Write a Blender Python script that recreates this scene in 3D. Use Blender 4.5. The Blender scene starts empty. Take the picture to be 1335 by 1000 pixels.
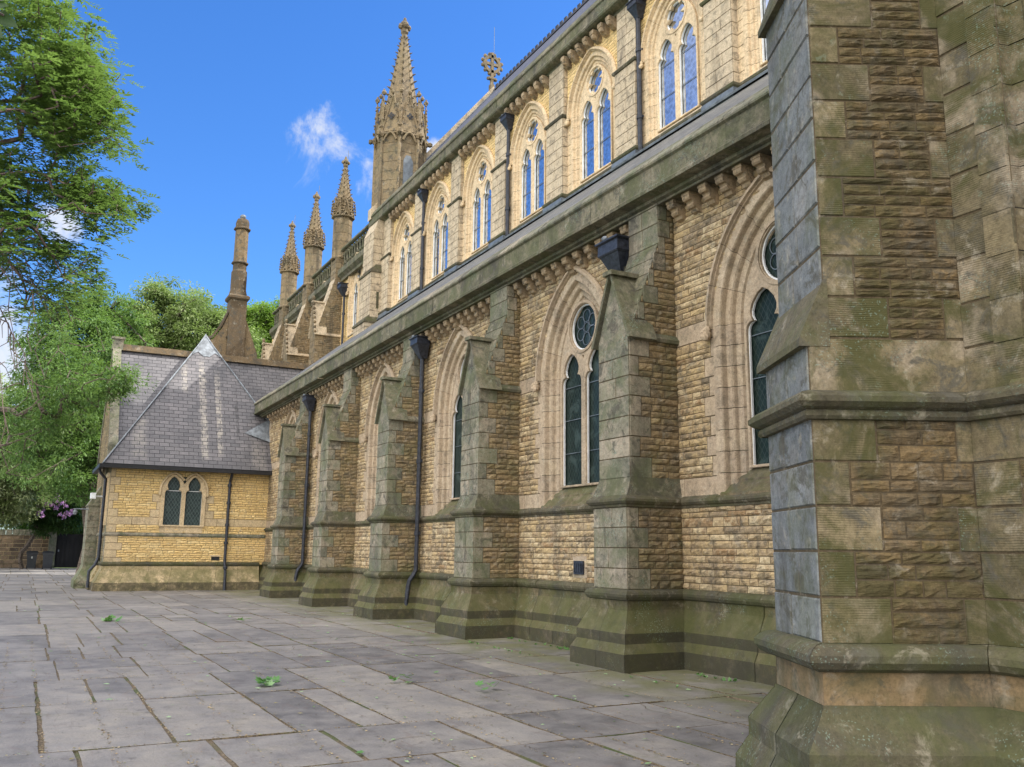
import bpy, math, random
import numpy as np
from mathutils import Vector, Matrix
random.seed(7); np.random.seed(7)
S = bpy.context.scene
COL = S.collection
R = math.radians
# ------------------------------------------------------------------ camera
cam = bpy.data.cameras.new('camera'); camo = bpy.data.objects.new('camera', cam); COL.objects.link(camo)
YAW, PIT, ROL = R(61.8266), R(10.6045), R(0.6506)
cp, sp, cr, sr, cy, sy = math.cos(PIT), math.sin(PIT), math.cos(ROL), math.sin(ROL), math.cos(YAW), math.sin(YAW)
fw = Vector((-sy*cp, cy*cp, sp)); rt = Vector((cy, sy, 0)); up = rt.cross(fw)
r2 = rt*cr + up*sr; u2 = -rt*sr + up*cr
M = Matrix((r2, u2, -fw)).transposed().to_4x4(); M.translation = Vector((0, 0, 1.6))
camo.matrix_world = M
cam.sensor_fit = 'HORIZONTAL'; cam.sensor_width = 36; cam.lens = 1168.6/1335*36
cam.clip_start = 0.05; cam.clip_end = 3000
S.camera = camo
# ------------------------------------------------------------------ light
SUN_EL, SUN_AZ = R(48), R(14)      # azimuth from +Y towards +X
w = bpy.data.worlds.new('World'); S.world = w; w.use_nodes = True
nt = w.node_tree; nt.nodes.clear()
def N(nt, t, **kw):
    n = nt.nodes.new(t)
    for k, v in kw.items():
        if k in ('x', ): continue
        setattr(n, k, v)
    return n
def L(nt, a, b): nt.links.new(a, b)
def math_(nt, op, a, b=None, c=None, clamp=False):
    n = nt.nodes.new('ShaderNodeMath'); n.operation = op; n.use_clamp = clamp
    for i, v in enumerate((a, b, c)):
        if v is None: continue
        if isinstance(v, (int, float)): n.inputs[i].default_value = v
        else: nt.links.new(v, n.inputs[i])
    return n.outputs[0]
def mixc(nt, f, a, b, mode='MIX'):
    n = nt.nodes.new('ShaderNodeMix'); n.data_type = 'RGBA'; n.blend_type = mode
    for i, v in ((0, f), (6, a), (7, b)):
        if isinstance(v, (int, float)): n.inputs[i].default_value = v
        elif isinstance(v, tuple): n.inputs[i].default_value = (*v[:3], 1)
        else: nt.links.new(v, n.inputs[i])
    return n.outputs[2]
def mrange(nt, v, a, b, c=0., d=1., smooth=True):
    n = nt.nodes.new('ShaderNodeMapRange')
    if smooth: n.interpolation_type = 'SMOOTHSTEP'
    nt.links.new(v, n.inputs[0])
    for i, x in enumerate((a, b, c, d)): n.inputs[i+1].default_value = x
    return n.outputs[0]
def noise(nt, vec, scale, detail=4, rough=.55, dist=0.):
    n = nt.nodes.new('ShaderNodeTexNoise'); n.inputs['Scale'].default_value = scale
    n.inputs['Detail'].default_value = detail; n.inputs['Roughness'].default_value = rough
    n.inputs['Distortion'].default_value = dist
    if vec is not None: nt.links.new(vec, n.inputs['Vector'])
    return n.outputs[0]
sky = N(nt, 'ShaderNodeTexSky', sky_type='NISHITA'); sky.sun_disc = False
sky.sun_elevation = SUN_EL; sky.sun_rotation = SUN_AZ
sky.altitude = 0; sky.air_density = 1.0; sky.dust_density = .25; sky.ozone_density = 2.6
tc = N(nt, 'ShaderNodeTexCoord'); dirv = tc.outputs['Generated']
sepd = N(nt, 'ShaderNodeSeparateXYZ'); L(nt, dirv, sepd.inputs[0])
def pixdir(x, y):
    d = r2*((x-667.5)/1168.6) + u2*((500-y)/1168.6) + fw
    return d.normalized()
n1 = noise(nt, dirv, 11, 8, .66, .6)
mask = None
for (px, py, r0, gain) in ((425, 200, .085, .58), (480, 225, .07, .48), (420, 158, .045, .42), (566, 205, .035, 1.15), (80, 292, .05, .75), (12, 500, .13, 1.1), (20, 380, .05, .6), (0, 430, .08, .85), (285, 425, .03, .6)):
    d = pixdir(px, py)
    dp = N(nt, 'ShaderNodeVectorMath', operation='DISTANCE'); L(nt, dirv, dp.inputs[0]); dp.inputs[1].default_value = d
    m = math_(nt, 'MULTIPLY', mrange(nt, dp.outputs['Value'], r0, 0., 0., 1.), gain)
    mask = m if mask is None else math_(nt, 'MAXIMUM', mask, m)
cl = math_(nt, 'MULTIPLY', mrange(nt, math_(nt, 'ADD', n1, math_(nt, 'MULTIPLY', mask, .42)), .64, .92), .9)
# unseen bright cloud added behind the camera to fill the shaded facade (-Y / +X)
db = Vector((.45, -.55, .72)).normalized()
dn = N(nt, 'ShaderNodeVectorMath', operation='DISTANCE'); L(nt, dirv, dn.inputs[0]); dn.inputs[1].default_value = db
n2 = noise(nt, dirv, 2.6, 6, .6, .2)
cb = math_(nt, 'MULTIPLY', mrange(nt, dn.outputs['Value'], 1.25, .6), mrange(nt, n2, .22, .45))
bg = N(nt, 'ShaderNodeBackground'); bg.inputs[1].default_value = 0.13
hs = N(nt, 'ShaderNodeHueSaturation'); hs.inputs['Saturation'].default_value = 1.22; hs.inputs['Value'].default_value = .74; L(nt, sky.outputs[0], hs.inputs['Color'])
skc = mixc(nt, 1., hs.outputs[0], (.78, 1.02, 1.36), 'MULTIPLY')
c1 = mixc(nt, math_(nt, 'MINIMUM', cl, .92), skc, (3.6, 3.75, 4.0))
c2 = mixc(nt, cb, c1, (15.5, 14.9, 14.2))
L(nt, c2, bg.inputs[0]); out = N(nt, 'ShaderNodeOutputWorld'); L(nt, bg.outputs[0], out.inputs[0])
sl = bpy.data.lights.new('sun', 'SUN'); sl.energy = 4.2; sl.angle = R(.5); sl.color = (1, .95, .86)
slo = bpy.data.objects.new('sun', sl); COL.objects.link(slo)
sd = Vector((math.sin(SUN_AZ)*math.cos(SUN_EL), math.cos(SUN_AZ)*math.cos(SUN_EL), math.sin(SUN_EL)))
slo.rotation_euler = sd.to_track_quat('Z', 'Y').to_euler(); slo.location = sd*100
S.view_settings.view_transform = 'Standard'; S.view_settings.look = 'None'; S.view_settings.gamma = 1
S.view_settings.exposure = 0.92
S.render.engine = 'CYCLES'
S.cycles.max_bounces = 7; S.cycles.diffuse_bounces = 4; S.cycles.transparent_max_bounces = 8
# ------------------------------------------------------------------ materials
def new_mat(name):
    m = bpy.data.materials.new(name); m.use_nodes = True; t = m.node_tree; t.nodes.clear()
    o = N(t, 'ShaderNodeOutputMaterial'); b = N(t, 'ShaderNodeBsdfPrincipled'); L(t, b.outputs[0], o.inputs[0])
    return m, t, b
def ramp(t, fac, stops):
    n = N(t, 'ShaderNodeValToRGB'); e = n.color_ramp.elements
    while len(e) > 1: e.remove(e[0])
    e[0].position = stops[0][0]; e[0].color = (*stops[0][1], 1)
    for p, c in stops[1:]:
        x = e.new(p); x.color = (*c, 1)
    L(t, fac, n.inputs[0]); return n.outputs[0]
def srgb(r, g, b):
    f = lambda c: (c/255/12.92 if c <= 10 else ((c/255+.055)/1.055)**2.4)
    return (f(r), f(g), f(b))
def stone_mat(name, cols, algae=0., algae_col=(.075, .085, .018), soot=.35, lichen=0., low=1.0, tool=0., bump=.4, fleck=0., pale=0., strata=0., upm=0., downd=0.):
    """cols: ramp over the per-stone tone; algae: general green growth; low: extra growth near the ground"""
    m, t, b = new_mat(name)
    at = N(t, 'ShaderNodeAttribute', attribute_name='tone')
    g = N(t, 'ShaderNodeNewGeometry'); P = g.outputs['Position']
    sx = N(t, 'ShaderNodeSeparateXYZ'); L(t, P, sx.inputs[0])
    nb = noise(t, P, 9, 6, .65); nl = noise(t, P, .9, 5, .6, .3); nf = noise(t, P, 60, 4, .7)
    tone = math_(t, 'ADD', math_(t, 'MULTIPLY_ADD', at.outputs['Fac'], .66, .34), math_(t, 'MULTIPLY', math_(t, 'SUBTRACT', nb, .5), .55), clamp=True)
    c = ramp(t, tone, [(0, (.018, .016, .013)), (.07, (.018, .016, .013))]+[(.10+.9*i/(len(cols)-1), x) for i, x in enumerate(cols)])
    if pale:
        c = mixc(t, math_(t, 'MULTIPLY', mrange(t, noise(t, P, 2.6, 3, .5, .3), .50, .66), pale), c, (.36, .30, .235))
    # fine grain
    c = mixc(t, .55, c, ramp(t, nf, [(.25, (.35, .33, .3)), (.5, (.95, .95, .95)), (.8, (1.35, 1.3, 1.2))]), 'MULTIPLY')
    if soot:   # dirt in irregular blotches of a few centimetres to half a metre
        n3 = noise(t, P, 4.2, 8, .74, .7)
        c = mixc(t, math_(t, 'MULTIPLY', mrange(t, n3, .50, .62), min(.85, soot*1.2)), c, (.085, .08, .066))
        n4 = noise(t, P, 5.5, 7, .7, .3)
        c = mixc(t, math_(t, 'MULTIPLY', mrange(t, n4, .55, .67), .4), c, (.42, .38, .31))
    mo = noise(t, P, 17, 6, .72, .4)
    c = mixc(t, .75, c, ramp(t, mo, [(.28, (.34, .32, .29)), (.42, (.80, .79, .76)), (.56, (1.04, 1.04, 1.02)), (.72, (1.34, 1.31, 1.26))]), 'MULTIPLY')
    # soot and weather streaks (stretched vertically)
    mp = N(t, 'ShaderNodeMapping'); mp.inputs['Scale'].default_value = (1.6, 1.6, .35); L(t, P, mp.inputs[0])
    ns = noise(t, mp.outputs[0], 1.3, 6, .62, .5)
    c = mixc(t, math_(t, 'MULTIPLY', mrange(t, ns, .48, .72), soot), c, (.055, .052, .046))
    if fleck:
        vo = N(t, 'ShaderNodeTexVoronoi'); vo.inputs['Scale'].default_value = 26; L(t, P, vo.inputs['Vector'])
        fl = math_(t, 'MULTIPLY', mrange(t, vo.outputs['Distance'], .22, .12), mrange(t, noise(t, P, 3.1, 3), .52, .62))
        c = mixc(t, math_(t, 'MULTIPLY', fl, fleck), c, (.035, .032, .03))
    if low:
        hz = mrange(t, math_(t, 'ADD', sx.outputs[2], math_(t, 'MULTIPLY', math_(t, 'SUBTRACT', nl, .5), .9)), 1.35, .75)
        am = math_(t, 'MULTIPLY', hz, math_(t, 'MULTIPLY', mrange(t, noise(t, P, 2.2, 5, .6), .30, .6), low))
        c = mixc(t, math_(t, 'MULTIPLY', am, .85), c, algae_col)
        dk = math_(t, 'MULTIPLY', mrange(t, sx.outputs[2], .62, .1), math_(t, 'MULTIPLY', mrange(t, noise(t, P, 4.5, 6, .7), .42, .6), .7*low))
        c = mixc(t, dk, c, (.028, .027, .02))
    if algae:
        am = math_(t, 'MULTIPLY', mrange(t, noise(t, P, 1.6, 8, .70, .6), .44, .62), algae)
        c = mixc(t, am, c, algae_col)
    if lichen:
        vo = N(t, 'ShaderNodeTexVoronoi'); vo.inputs['Scale'].default_value = 42; vo.inputs['Randomness'].default_value = 1
        dv = N(t, 'ShaderNodeVectorMath', operation='MULTIPLY_ADD'); nzc = N(t, 'ShaderNodeTexNoise'); nzc.inputs['Scale'].default_value = 22; nzc.inputs['Detail'].default_value = 4; L(t, P, nzc.inputs['Vector']); L(t, nzc.outputs[1], dv.inputs[0]); dv.inputs[1].default_value = (.07, .07, .07); L(t, P, dv.inputs[2]); L(t, dv.outputs[0], vo.inputs['Vector'])
        lm = math_(t, 'MULTIPLY', mrange(t, math_(t, 'ADD', vo.outputs['Distance'], math_(t, 'MULTIPLY', nb, .3)), .48, .3), mrange(t, noise(t, P, 1.7, 5, .6), .50, .62))
        c = mixc(t, math_(t, 'MULTIPLY', lm, lichen), c, (.21, .29, .24))
        lb_ = math_(t, 'MULTIPLY', mrange(t, noise(t, P, 13, 8, .75, .4), .58, .66), mrange(t, noise(t, P, 1.1, 4), .46, .6))
        c = mixc(t, math_(t, 'MULTIPLY', lb_, lichen*.7), c, (.20, .26, .20))
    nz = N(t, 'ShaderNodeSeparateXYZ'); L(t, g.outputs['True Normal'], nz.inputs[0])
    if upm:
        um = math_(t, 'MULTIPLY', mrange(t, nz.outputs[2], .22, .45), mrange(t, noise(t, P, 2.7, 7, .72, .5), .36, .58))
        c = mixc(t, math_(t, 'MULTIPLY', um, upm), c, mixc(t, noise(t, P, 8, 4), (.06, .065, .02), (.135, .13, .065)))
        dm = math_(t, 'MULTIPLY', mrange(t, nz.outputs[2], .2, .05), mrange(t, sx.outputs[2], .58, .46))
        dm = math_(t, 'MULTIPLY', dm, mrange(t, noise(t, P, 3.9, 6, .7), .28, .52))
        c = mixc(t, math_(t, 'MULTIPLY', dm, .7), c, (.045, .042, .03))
    L(t, c, b.inputs['Base Color']); b.inputs['Roughness'].default_value = .93
    b.inputs['Specular IOR Level'].default_value = .25
    h = math_(t, 'ADD', math_(t, 'MULTIPLY', nb, .6), math_(t, 'MULTIPLY', nf, .35))
    if strata:
        mz = N(t, 'ShaderNodeMapping'); mz.inputs['Scale'].default_value = (3., 3., 34.); L(t, P, mz.inputs[0])
        h = math_(t, 'ADD', h, math_(t, 'MULTIPLY', noise(t, mz.outputs[0], 1., 5, .7, .6), strata))
    if tool:
        tz = math_(t, 'SINE', math_(t, 'ADD', math_(t, 'MULTIPLY', sx.outputs[2], 420.), math_(t, 'MULTIPLY', noise(t, P, 5, 3), 9.)))
        h = math_(t, 'ADD', h, math_(t, 'MULTIPLY', math_(t, 'MULTIPLY', tz, mrange(t, noise(t, P, 3.3, 5, .6), .42, .66)), tool))
    bp = N(t, 'ShaderNodeBump'); bp.inputs['Strength'].default_value = bump; bp.inputs['Distance'].default_value = .012
    L(t, h, bp.inputs['Height']); L(t, bp.outputs[0], b.inputs['Normal'])
    return m
MAT = {}
def c3(*a): return [srgb(*x) for x in a]
def c3d(*a, k=.16, d=.93):
    o = []
    for x in a:
        g_ = .3*x[0]+.59*x[1]+.11*x[2]; o.append(srgb(*[(v*(1-k)+g_*k)*d for v in x]))
    return o
MAT['ash_warm'] = stone_mat('ashlar_warm', c3d((172,152,128),(184,163,138),(190,168,142),(178,158,136),(198,178,152), k=.12, d=.97), soot=.3, low=.9, bump=.3, algae=.08)
MAT['ash_pier'] = stone_mat('ashlar_pier', c3((92,92,82),(120,118,104),(142,136,120),(108,108,96),(160,150,134)), soot=.75, low=1., algae=.5, algae_col=(.10,.12,.055), lichen=.9, bump=.5, pale=.5)
MAT['rub_aisle'] = stone_mat('rubble_aisle', c3d((112,92,68),(168,140,102),(190,162,118),(150,130,104),(200,172,124),(176,150,112),(212,190,150),(160,128,90), k=.16, d=1.0), soot=.5, low=.5, fleck=.5, bump=1., strata=1.6, pale=.25)
MAT['rub_pier'] = stone_mat('rubble_pier', c3d((92,74,52),(138,114,80),(160,136,96),(122,106,82),(168,144,102),(140,118,88), k=.2, d=.98), soot=.5, low=.9, algae=.4, algae_col=(.10,.105,.04), fleck=.4, bump=1., strata=1.5)
MAT['mortar'] = stone_mat('mortar', c3((74,65,50),(92,80,62)), soot=.3, low=.8, bump=.2)
MAT['ash_near'] = stone_mat('ashlar_near', c3((66,62,50),(98,90,72),(118,107,84),(84,78,60),(128,116,92)), soot=.7, low=.5, algae=.85, algae_col=(.055,.056,.018), lichen=.4, tool=.12, bump=.8, pale=.5)  # tones lowered to carry the shade of an enclosed spot, besides soot and algae
MAT['ash_blue'] = stone_mat('ashlar_grey', c3((82,86,90),(104,108,112),(118,122,125),(94,98,102),(130,133,136)), soot=.7, low=.3, algae=.3, lichen=.3, bump=.6, pale=.12)
MAT['rub_near'] = stone_mat('rubble_near', c3d((66,56,42),(106,90,64),(126,104,72),(92,80,60),(138,112,72),(114,98,74), k=.2, d=.93), soot=.5, low=.4, algae=.6, algae_col=(.06,.056,.018), bump=1., strata=2.)  # dark base tones include painted shade, besides algae and dirt
MAT['rub_vestry'] = stone_mat('rubble_vestry', c3((200,172,118),(218,188,130),(226,196,138),(208,178,124),(232,206,152)), soot=.12, low=.4, bump=.8, strata=1.2)
MAT['ash_vestry'] = stone_mat('ashlar_vestry', c3((184,164,132),(198,178,144),(206,184,150),(190,170,138)), soot=.25, low=.7, bump=.25, upm=.5)
MAT['cler_ash'] = stone_mat('ashlar_clerestory', c3((200,178,148),(212,190,158),(220,198,166),(206,184,154)), soot=.22, low=0, bump=.25)
MAT['cler_rub'] = stone_mat('rubble_clerestory', c3((214,184,128),(230,200,144),(236,206,152),(220,190,134)), soot=.12, low=0, bump=.7, strata=1.)
MAT['cler_pier'] = stone_mat('ashlar_clerestory_pier', c3((180,164,140),(192,176,152),(198,182,158),(184,168,146)), soot=.45, low=0, bump=.35)
MAT['ash_band'] = stone_mat('ashlar_band', c3((120,100,74),(142,120,92),(156,132,102)), soot=.6, low=.3, algae=.45, algae_col=(.07,.07,.03), bump=.5, pale=.5)
MAT['weather'] = stone_mat('weathering_green', c3((70,70,58),(98,96,80),(116,112,94),(84,84,70),(128,122,104)), soot=.75, low=0, algae=.65, algae_col=(.085,.095,.045), lichen=.9, bump=1., pale=.3, fleck=.6)
MAT['moss'] = stone_mat('plinth_moss', c3d((72,64,48),(104,92,68),(128,112,86),(88,80,58),(148,132,108), k=.15, d=.95), soot=.8, low=.55, algae=.6, algae_col=(.068,.075,.02), lichen=.8, bump=1., upm=.55, fleck=.7, pale=.3)
MAT['moss_shade'] = stone_mat('plinth_moss_and_soffit_shade', c3d((62,58,46),(88,82,64),(104,96,76),(76,72,56), k=.15, d=.95), soot=.85, low=.4, algae=.5, algae_col=(.07,.08,.026), lichen=.45, bump=1., fleck=.4)  # mossy stone; also serves as painted shade under the aisle cornice
MAT['spire'] = stone_mat('spire_stone', c3((116,102,80),(134,118,94),(148,132,106)), soot=.7, low=0, algae=.2, algae_col=(.14,.14,.08), bump=.5)
MAT['chim'] = stone_mat('chimney_stone', c3((76,66,54),(100,86,68),(132,114,88)), soot=.7, low=0, bump=.5)
MAT['corbel'] = stone_mat('corbel_stone', c3((140,122,98),(160,140,114),(172,152,126)), soot=.7, low=0, bump=.5)
MAT['dryst'] = stone_mat('dark_wall_stone', c3((70,60,52),(110,94,78),(140,120,98),(84,72,62)), soot=.4, low=0, bump=.7)
def simple(name, col, rough=.5, spec=.5, metal=0., var=.0, scale=8, bump=0):
    m, t, b = new_mat(name)
    b.inputs['Roughness'].default_value = rough; b.inputs['Metallic'].default_value = metal; b.inputs['Specular IOR Level'].default_value = spec
    g = N(t, 'ShaderNodeNewGeometry'); nz = noise(t, g.outputs['Position'], scale, 5, .6)
    c = mixc(t, mrange(t, nz, .3, .7), tuple(x*(1-var) for x in col), tuple(min(1, x*(1+var)) for x in col))
    L(t, c, b.inputs['Base Color'])
    if bump:
        bp = N(t, 'ShaderNodeBump'); bp.inputs['Strength'].default_value = bump; bp.inputs['Distance'].default_value = .01
        L(t, nz, bp.inputs['Height']); L(t, bp.outputs[0], b.inputs['Normal'])
    return m
MAT['iron'] = simple('black_iron', (.022, .026, .038), .5, .4, 0, .5, 14, .4)
MAT['white'] = simple('white_frame', (.72, .74, .76), .5, .4, 0, .12, 6)
MAT['lead'] = simple('lead', (.17, .19, .215), .6, .4, .1, .4, 5, .3)
MAT['leaddark'] = simple('lead_dark', (.12, .14, .16), .5, .5, .2, .3, 5, .3)
MAT['bin'] = simple('bin_plastic', (.03, .034, .04), .45, .5, 0, .2, 5)
MAT['binlabel'] = simple('bin_label', (.5, .52, .5), .5)
MAT['dark'] = simple('black_gate_paint', (.006, .006, .007), .6, .3, 0, .2)
MAT['soil'] = simple('soil', (.075, .06, .04), .95, .1, 0, .55, 16, .8)
MAT['bark'] = simple('bark', (.105, .085, .07), .9, .2, 0, .5, 12, .8)
MAT['twig'] = simple('twig_bark', (.13, .095, .085), .8, .2, 0, .4, 12, .3)
MAT['petal'] = simple('petal_purple', (.52, .30, .54), .7, .2, 0, .35, 20)
MAT['gutter'] = simple('black_gutter', (.012, .012, .014), .55, .4, 0, .4)
def glass_mat(name, base, diamond, metal, rough, refl):
    m, t, b = new_mat(name)
    tcn = N(t, 'ShaderNodeTexCoord'); O = tcn.outputs['Object']
    sx = N(t, 'ShaderNodeSeparateXYZ'); L(t, O, sx.inputs[0])
    def lines(k, ax, az, wd):
        v = math_(t, 'ADD', math_(t, 'MULTIPLY', sx.outputs[0], ax*k), math_(t, 'MULTIPLY', sx.outputs[2], az*k))
        f = math_(t, 'ABSOLUTE', math_(t, 'SUBTRACT', math_(t, 'FRACT', v), .5))
        return mrange(t, f, wd, wd*.5)
    wob = noise(t, O, 4, 3)
    if diamond:
        ln = math_(t, 'MAXIMUM', lines(diamond, 1, .62, .07), lines(diamond, -1, .62, .07))
    else:
        ln = math_(t, 'MULTIPLY', lines(9, 1, .8, .04), .25)
    vo = N(t, 'ShaderNodeTexVoronoi'); vo.inputs['Scale'].default_value = 9; L(t, O, vo.inputs['Vector'])
    c = mixc(t, .5, base, mixc(t, vo.outputs['Distance'], tuple(x*.35 for x in base), tuple(x*1.9 for x in base)))
    if not metal: c = mixc(t, math_(t, 'MULTIPLY', mrange(t, noise(t, O, 3.1, 6, .7, .8), .5, .66), .7), c, (.055, .08, .075))  # lighter noise patches painted in as reflections on the panes
    c = mixc(t, ln, c, tuple(x*1.6+(.05 if diamond == 8 else .018) for x in base))
    L(t, c, b.inputs['Base Color']); b.inputs['Metallic'].default_value = metal
    b.inputs['Roughness'].default_value = rough; b.inputs['Specular IOR Level'].default_value = refl
    bp = N(t, 'ShaderNodeBump'); bp.inputs['Strength'].default_value = .12; bp.inputs['Distance'].default_value = .02
    L(t, math_(t, 'ADD', wob, math_(t, 'MULTIPLY', ln, .3)), bp.inputs['Height']); L(t, bp.outputs[0], b.inputs['Normal'])
    return m
MAT['glass_low'] = glass_mat('leaded_glass', (.010, .018, .015), 11, 0., .3, .12)
MAT['glass_vestry'] = glass_mat('diamond_glass', (.03, .045, .045), 8, 0., .25, .3)
MAT['glass_up'] = glass_mat('clerestory_glass', (.50, .53, .56), 0, .95, .05, .8)
def slate_mat(name, cols, stain=0, apex=None):
    m, t, b = new_mat(name)
    uv = N(t, 'ShaderNodeUVMap'); g = N(t, 'ShaderNodeNewGeometry'); P = g.outputs['Position']
    br = N(t, 'ShaderNodeTexBrick'); L(t, uv.outputs[0], br.inputs['Vector'])
    br.inputs['Scale'].default_value = 1; br.inputs['Brick Width'].default_value = .36; br.inputs['Row Height'].default_value = .185
    br.inputs['Mortar Size'].default_value = .010; br.inputs['Mortar Smooth'].default_value = .1; br.inputs['Bias'].default_value = 0
    br.inputs['Color1'].default_value = (*cols[0], 1); br.inputs['Color2'].default_value = (*cols[1], 1); br.inputs['Mortar'].default_value = (.02, .02, .025, 1)
    c = mixc(t, .6, br.outputs['Color'], ramp(t, noise(t, P, 12, 6, .7), [(.3, (.55, .55, .58)), (.7, (1.3, 1.28, 1.25))]), 'MULTIPLY')
    c = mixc(t, math_(t, 'MULTIPLY', mrange(t, noise(t, P, .7, 5, .6), .45, .7), .5), c, (.035, .037, .045))
    if stain:
        s = N(t, 'ShaderNodeSeparateXYZ'); L(t, uv.outputs[0], s.inputs[0])
        st = noise(t, P, 6, 5, .6)
        for (u0, wd, v0, v1, amt) in stain:
            du = math_(t, 'ABSOLUTE', math_(t, 'SUBTRACT', math_(t, 'ADD', s.outputs[0], math_(t, 'MULTIPLY', st, .25)), u0+.125))
            mk = math_(t, 'MULTIPLY', mrange(t, du, wd, wd*.45), mrange(t, s.outputs[1], v0, v0+.5))
            mk = math_(t, 'MULTIPLY', mk, mrange(t, s.outputs[1], v1, v1-1.2))
            mk = math_(t, 'MULTIPLY', mk, mrange(t, noise(t, uv.outputs[0], 3.2, 7, .78), .36, .62))
            mk = math_(t, 'MULTIPLY', mk, math_(t, 'SUBTRACT', 1., br.outputs['Fac']))
            c = mixc(t, math_(t, 'MULTIPLY', mk, abs(amt)), c, (.34, .31, .27) if amt > 0 else (.03, .03, .032))
    L(t, c, b.inputs['Base Color']); b.inputs['Roughness'].default_value = .62
    bp = N(t, 'ShaderNodeBump'); bp.inputs['Strength'].default_value = .7; bp.inputs['Distance'].default_value = .012; bp.invert = True
    sv = N(t, 'ShaderNodeSeparateXYZ'); L(t, uv.outputs[0], sv.inputs[0])
    saw = math_(t, 'FRACT', math_(t, 'DIVIDE', sv.outputs[1], .185))
    L(t, math_(t, 'ADD', br.outputs['Fac'], math_(t, 'MULTIPLY', saw, .8)), bp.inputs['Height']); L(t, bp.outputs[0], b.inputs['Normal'])
    return m
MAT['slate'] = slate_mat('slate', (srgb(84,83,87), srgb(104,102,105)))
MAT['slate_hip'] = slate_mat('slate_stained', (srgb(84,83,87), srgb(106,103,106)), [(6.02, .17, .2, 6.0, .95), (6.62, .14, .4, 5.4, .9), (5.3, .16, 3.6, 6.0, .6), (7.35, .09, 1.3, 4.4, -.85), (3.6, .35, .1, 3.2, .45), (8.1, .35, -.2, 1.9, .45)])
MAT['slate_aisle'] = slate_mat('slate_aisle', (srgb(96,96,94), srgb(118,117,110)))
MAT['slate_dark'] = slate_mat('slate_dark', (srgb(74,76,84), srgb(96,96,104)))
def flag_mat():
    m, t, b = new_mat('flagstone')
    at = N(t, 'ShaderNodeAttribute', attribute_name='tone'); g = N(t, 'ShaderNodeNewGeometry'); P = g.outputs['Position']
    sx = N(t, 'ShaderNodeSeparateXYZ'); L(t, P, sx.inputs[0])
    nb = noise(t, P, 2.3, 7, .65, .4); nf = noise(t, P, 45, 5, .7)
    tone = math_(t, 'ADD', math_(t, 'ADD', math_(t, 'MULTIPLY', at.outputs['Fac'], .5), .25), math_(t, 'MULTIPLY', math_(t, 'SUBTRACT', nb, .5), 1.7), clamp=True)
    c = ramp(t, tone, [(0, srgb(84,83,84)), (.3, srgb(108,106,107)), (.6, srgb(124,121,120)), (1, srgb(142,137,131))])
    c = mixc(t, .5, c, ramp(t, nf, [(.3, (.6, .6, .6)), (.55, (1, 1, 1)), (.8, (1.3, 1.28, 1.25))]), 'MULTIPLY')
    mp = N(t, 'ShaderNodeMapping'); mp.inputs['Scale'].default_value = (3., 14., 1); mp.inputs['Rotation'].default_value = (0, 0, .3); L(t, P, mp.inputs[0])
    vein = noise(t, mp.outputs[0], .7, 6, .7, 1.2)
    c = mixc(t, math_(t, 'MULTIPLY', mrange(t, vein, .56, .66), .35), c, srgb(98, 84, 80))
    moss = math_(t, 'MULTIPLY', mrange(t, noise(t, P, 3.3, 7, .72, .5), .54, .66), mrange(t, noise(t, P, .45, 4), .42, .6))
    c = mixc(t, math_(t, 'MULTIPLY', moss, .4), c, srgb(92, 90, 66))
    dk = mrange(t, noise(t, P, 5, 8, .78, .8), .54, .66)
    c = mixc(t, math_(t, 'MULTIPLY', dk, .6), c, srgb(84, 80, 80))
    rust = mrange(t, noise(t, P, .8, 6, .65, .8), .60, .72)
    c = mixc(t, math_(t, 'MULTIPLY', rust, .35), c, srgb(120, 98, 84))
    pale = mrange(t, noise(t, P, .55, 5, .6, .3), .52, .68)
    c = mixc(t, math_(t, 'MULTIPLY', pale, .35), c, srgb(150, 147, 145))
    # green algae near the church wall
    gm = math_(t, 'MULTIPLY', mrange(t, math_(t, 'ADD', sx.outputs[1], math_(t, 'MULTIPLY', noise(t, P, .9, 5, .6), 2.6)), 7.0, 8.9), mrange(t, noise(t, P, 1.6, 5, .6), .3, .6))
    c = mixc(t, math_(t, 'MULTIPLY', gm, .75), c, srgb(98, 100, 62))
    c = mixc(t, 1., c, (1.0, .985, .94), 'MULTIPLY')
    L(t, c, b.inputs['Base Color']); b.inputs['Roughness'].default_value = .66; b.inputs['Specular IOR Level'].default_value = .35
    bp = N(t, 'ShaderNodeBump'); bp.inputs['Strength'].default_value = .6; bp.inputs['Distance'].default_value = .012
    L(t, math_(t, 'ADD', math_(t, 'MULTIPLY', nf, .25), math_(t, 'ADD', math_(t, 'MULTIPLY', vein, .7), math_(t, 'MULTIPLY', noise(t, P, 11, 6, .65), .6))), bp.inputs['Height']); L(t, bp.outputs[0], b.inputs['Normal'])
    return m
MAT['flag'] = flag_mat()
def leaf_mat(name, cols, trans=.45):
    m = bpy.data.materials.new(name); m.use_nodes = True; t = m.node_tree; t.nodes.clear()
    o = N(t, 'ShaderNodeOutputMaterial'); b = N(t, 'ShaderNodeBsdfPrincipled'); tr = N(t, 'ShaderNodeBsdfTranslucent'); mx = N(t, 'ShaderNodeMixShader')
    at = N(t, 'ShaderNodeAttribute', attribute_name='tone')
    c = ramp(t, at.outputs['Fac'], [(i/(len(cols)-1), x) for i, x in enumerate(cols)])
    L(t, c, b.inputs['Base Color']); b.inputs['Roughness'].default_value = .5; b.inputs['Specular IOR Level'].default_value = .35
    c2 = mixc(t, .5, c, (.20, .34, .05)); L(t, c2, tr.inputs[0])
    mx.inputs[0].default_value = trans; L(t, b.outputs[0], mx.inputs[1]); L(t, tr.outputs[0], mx.inputs[2]); L(t, mx.outputs[0], o.inputs[0])
    return m
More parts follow.
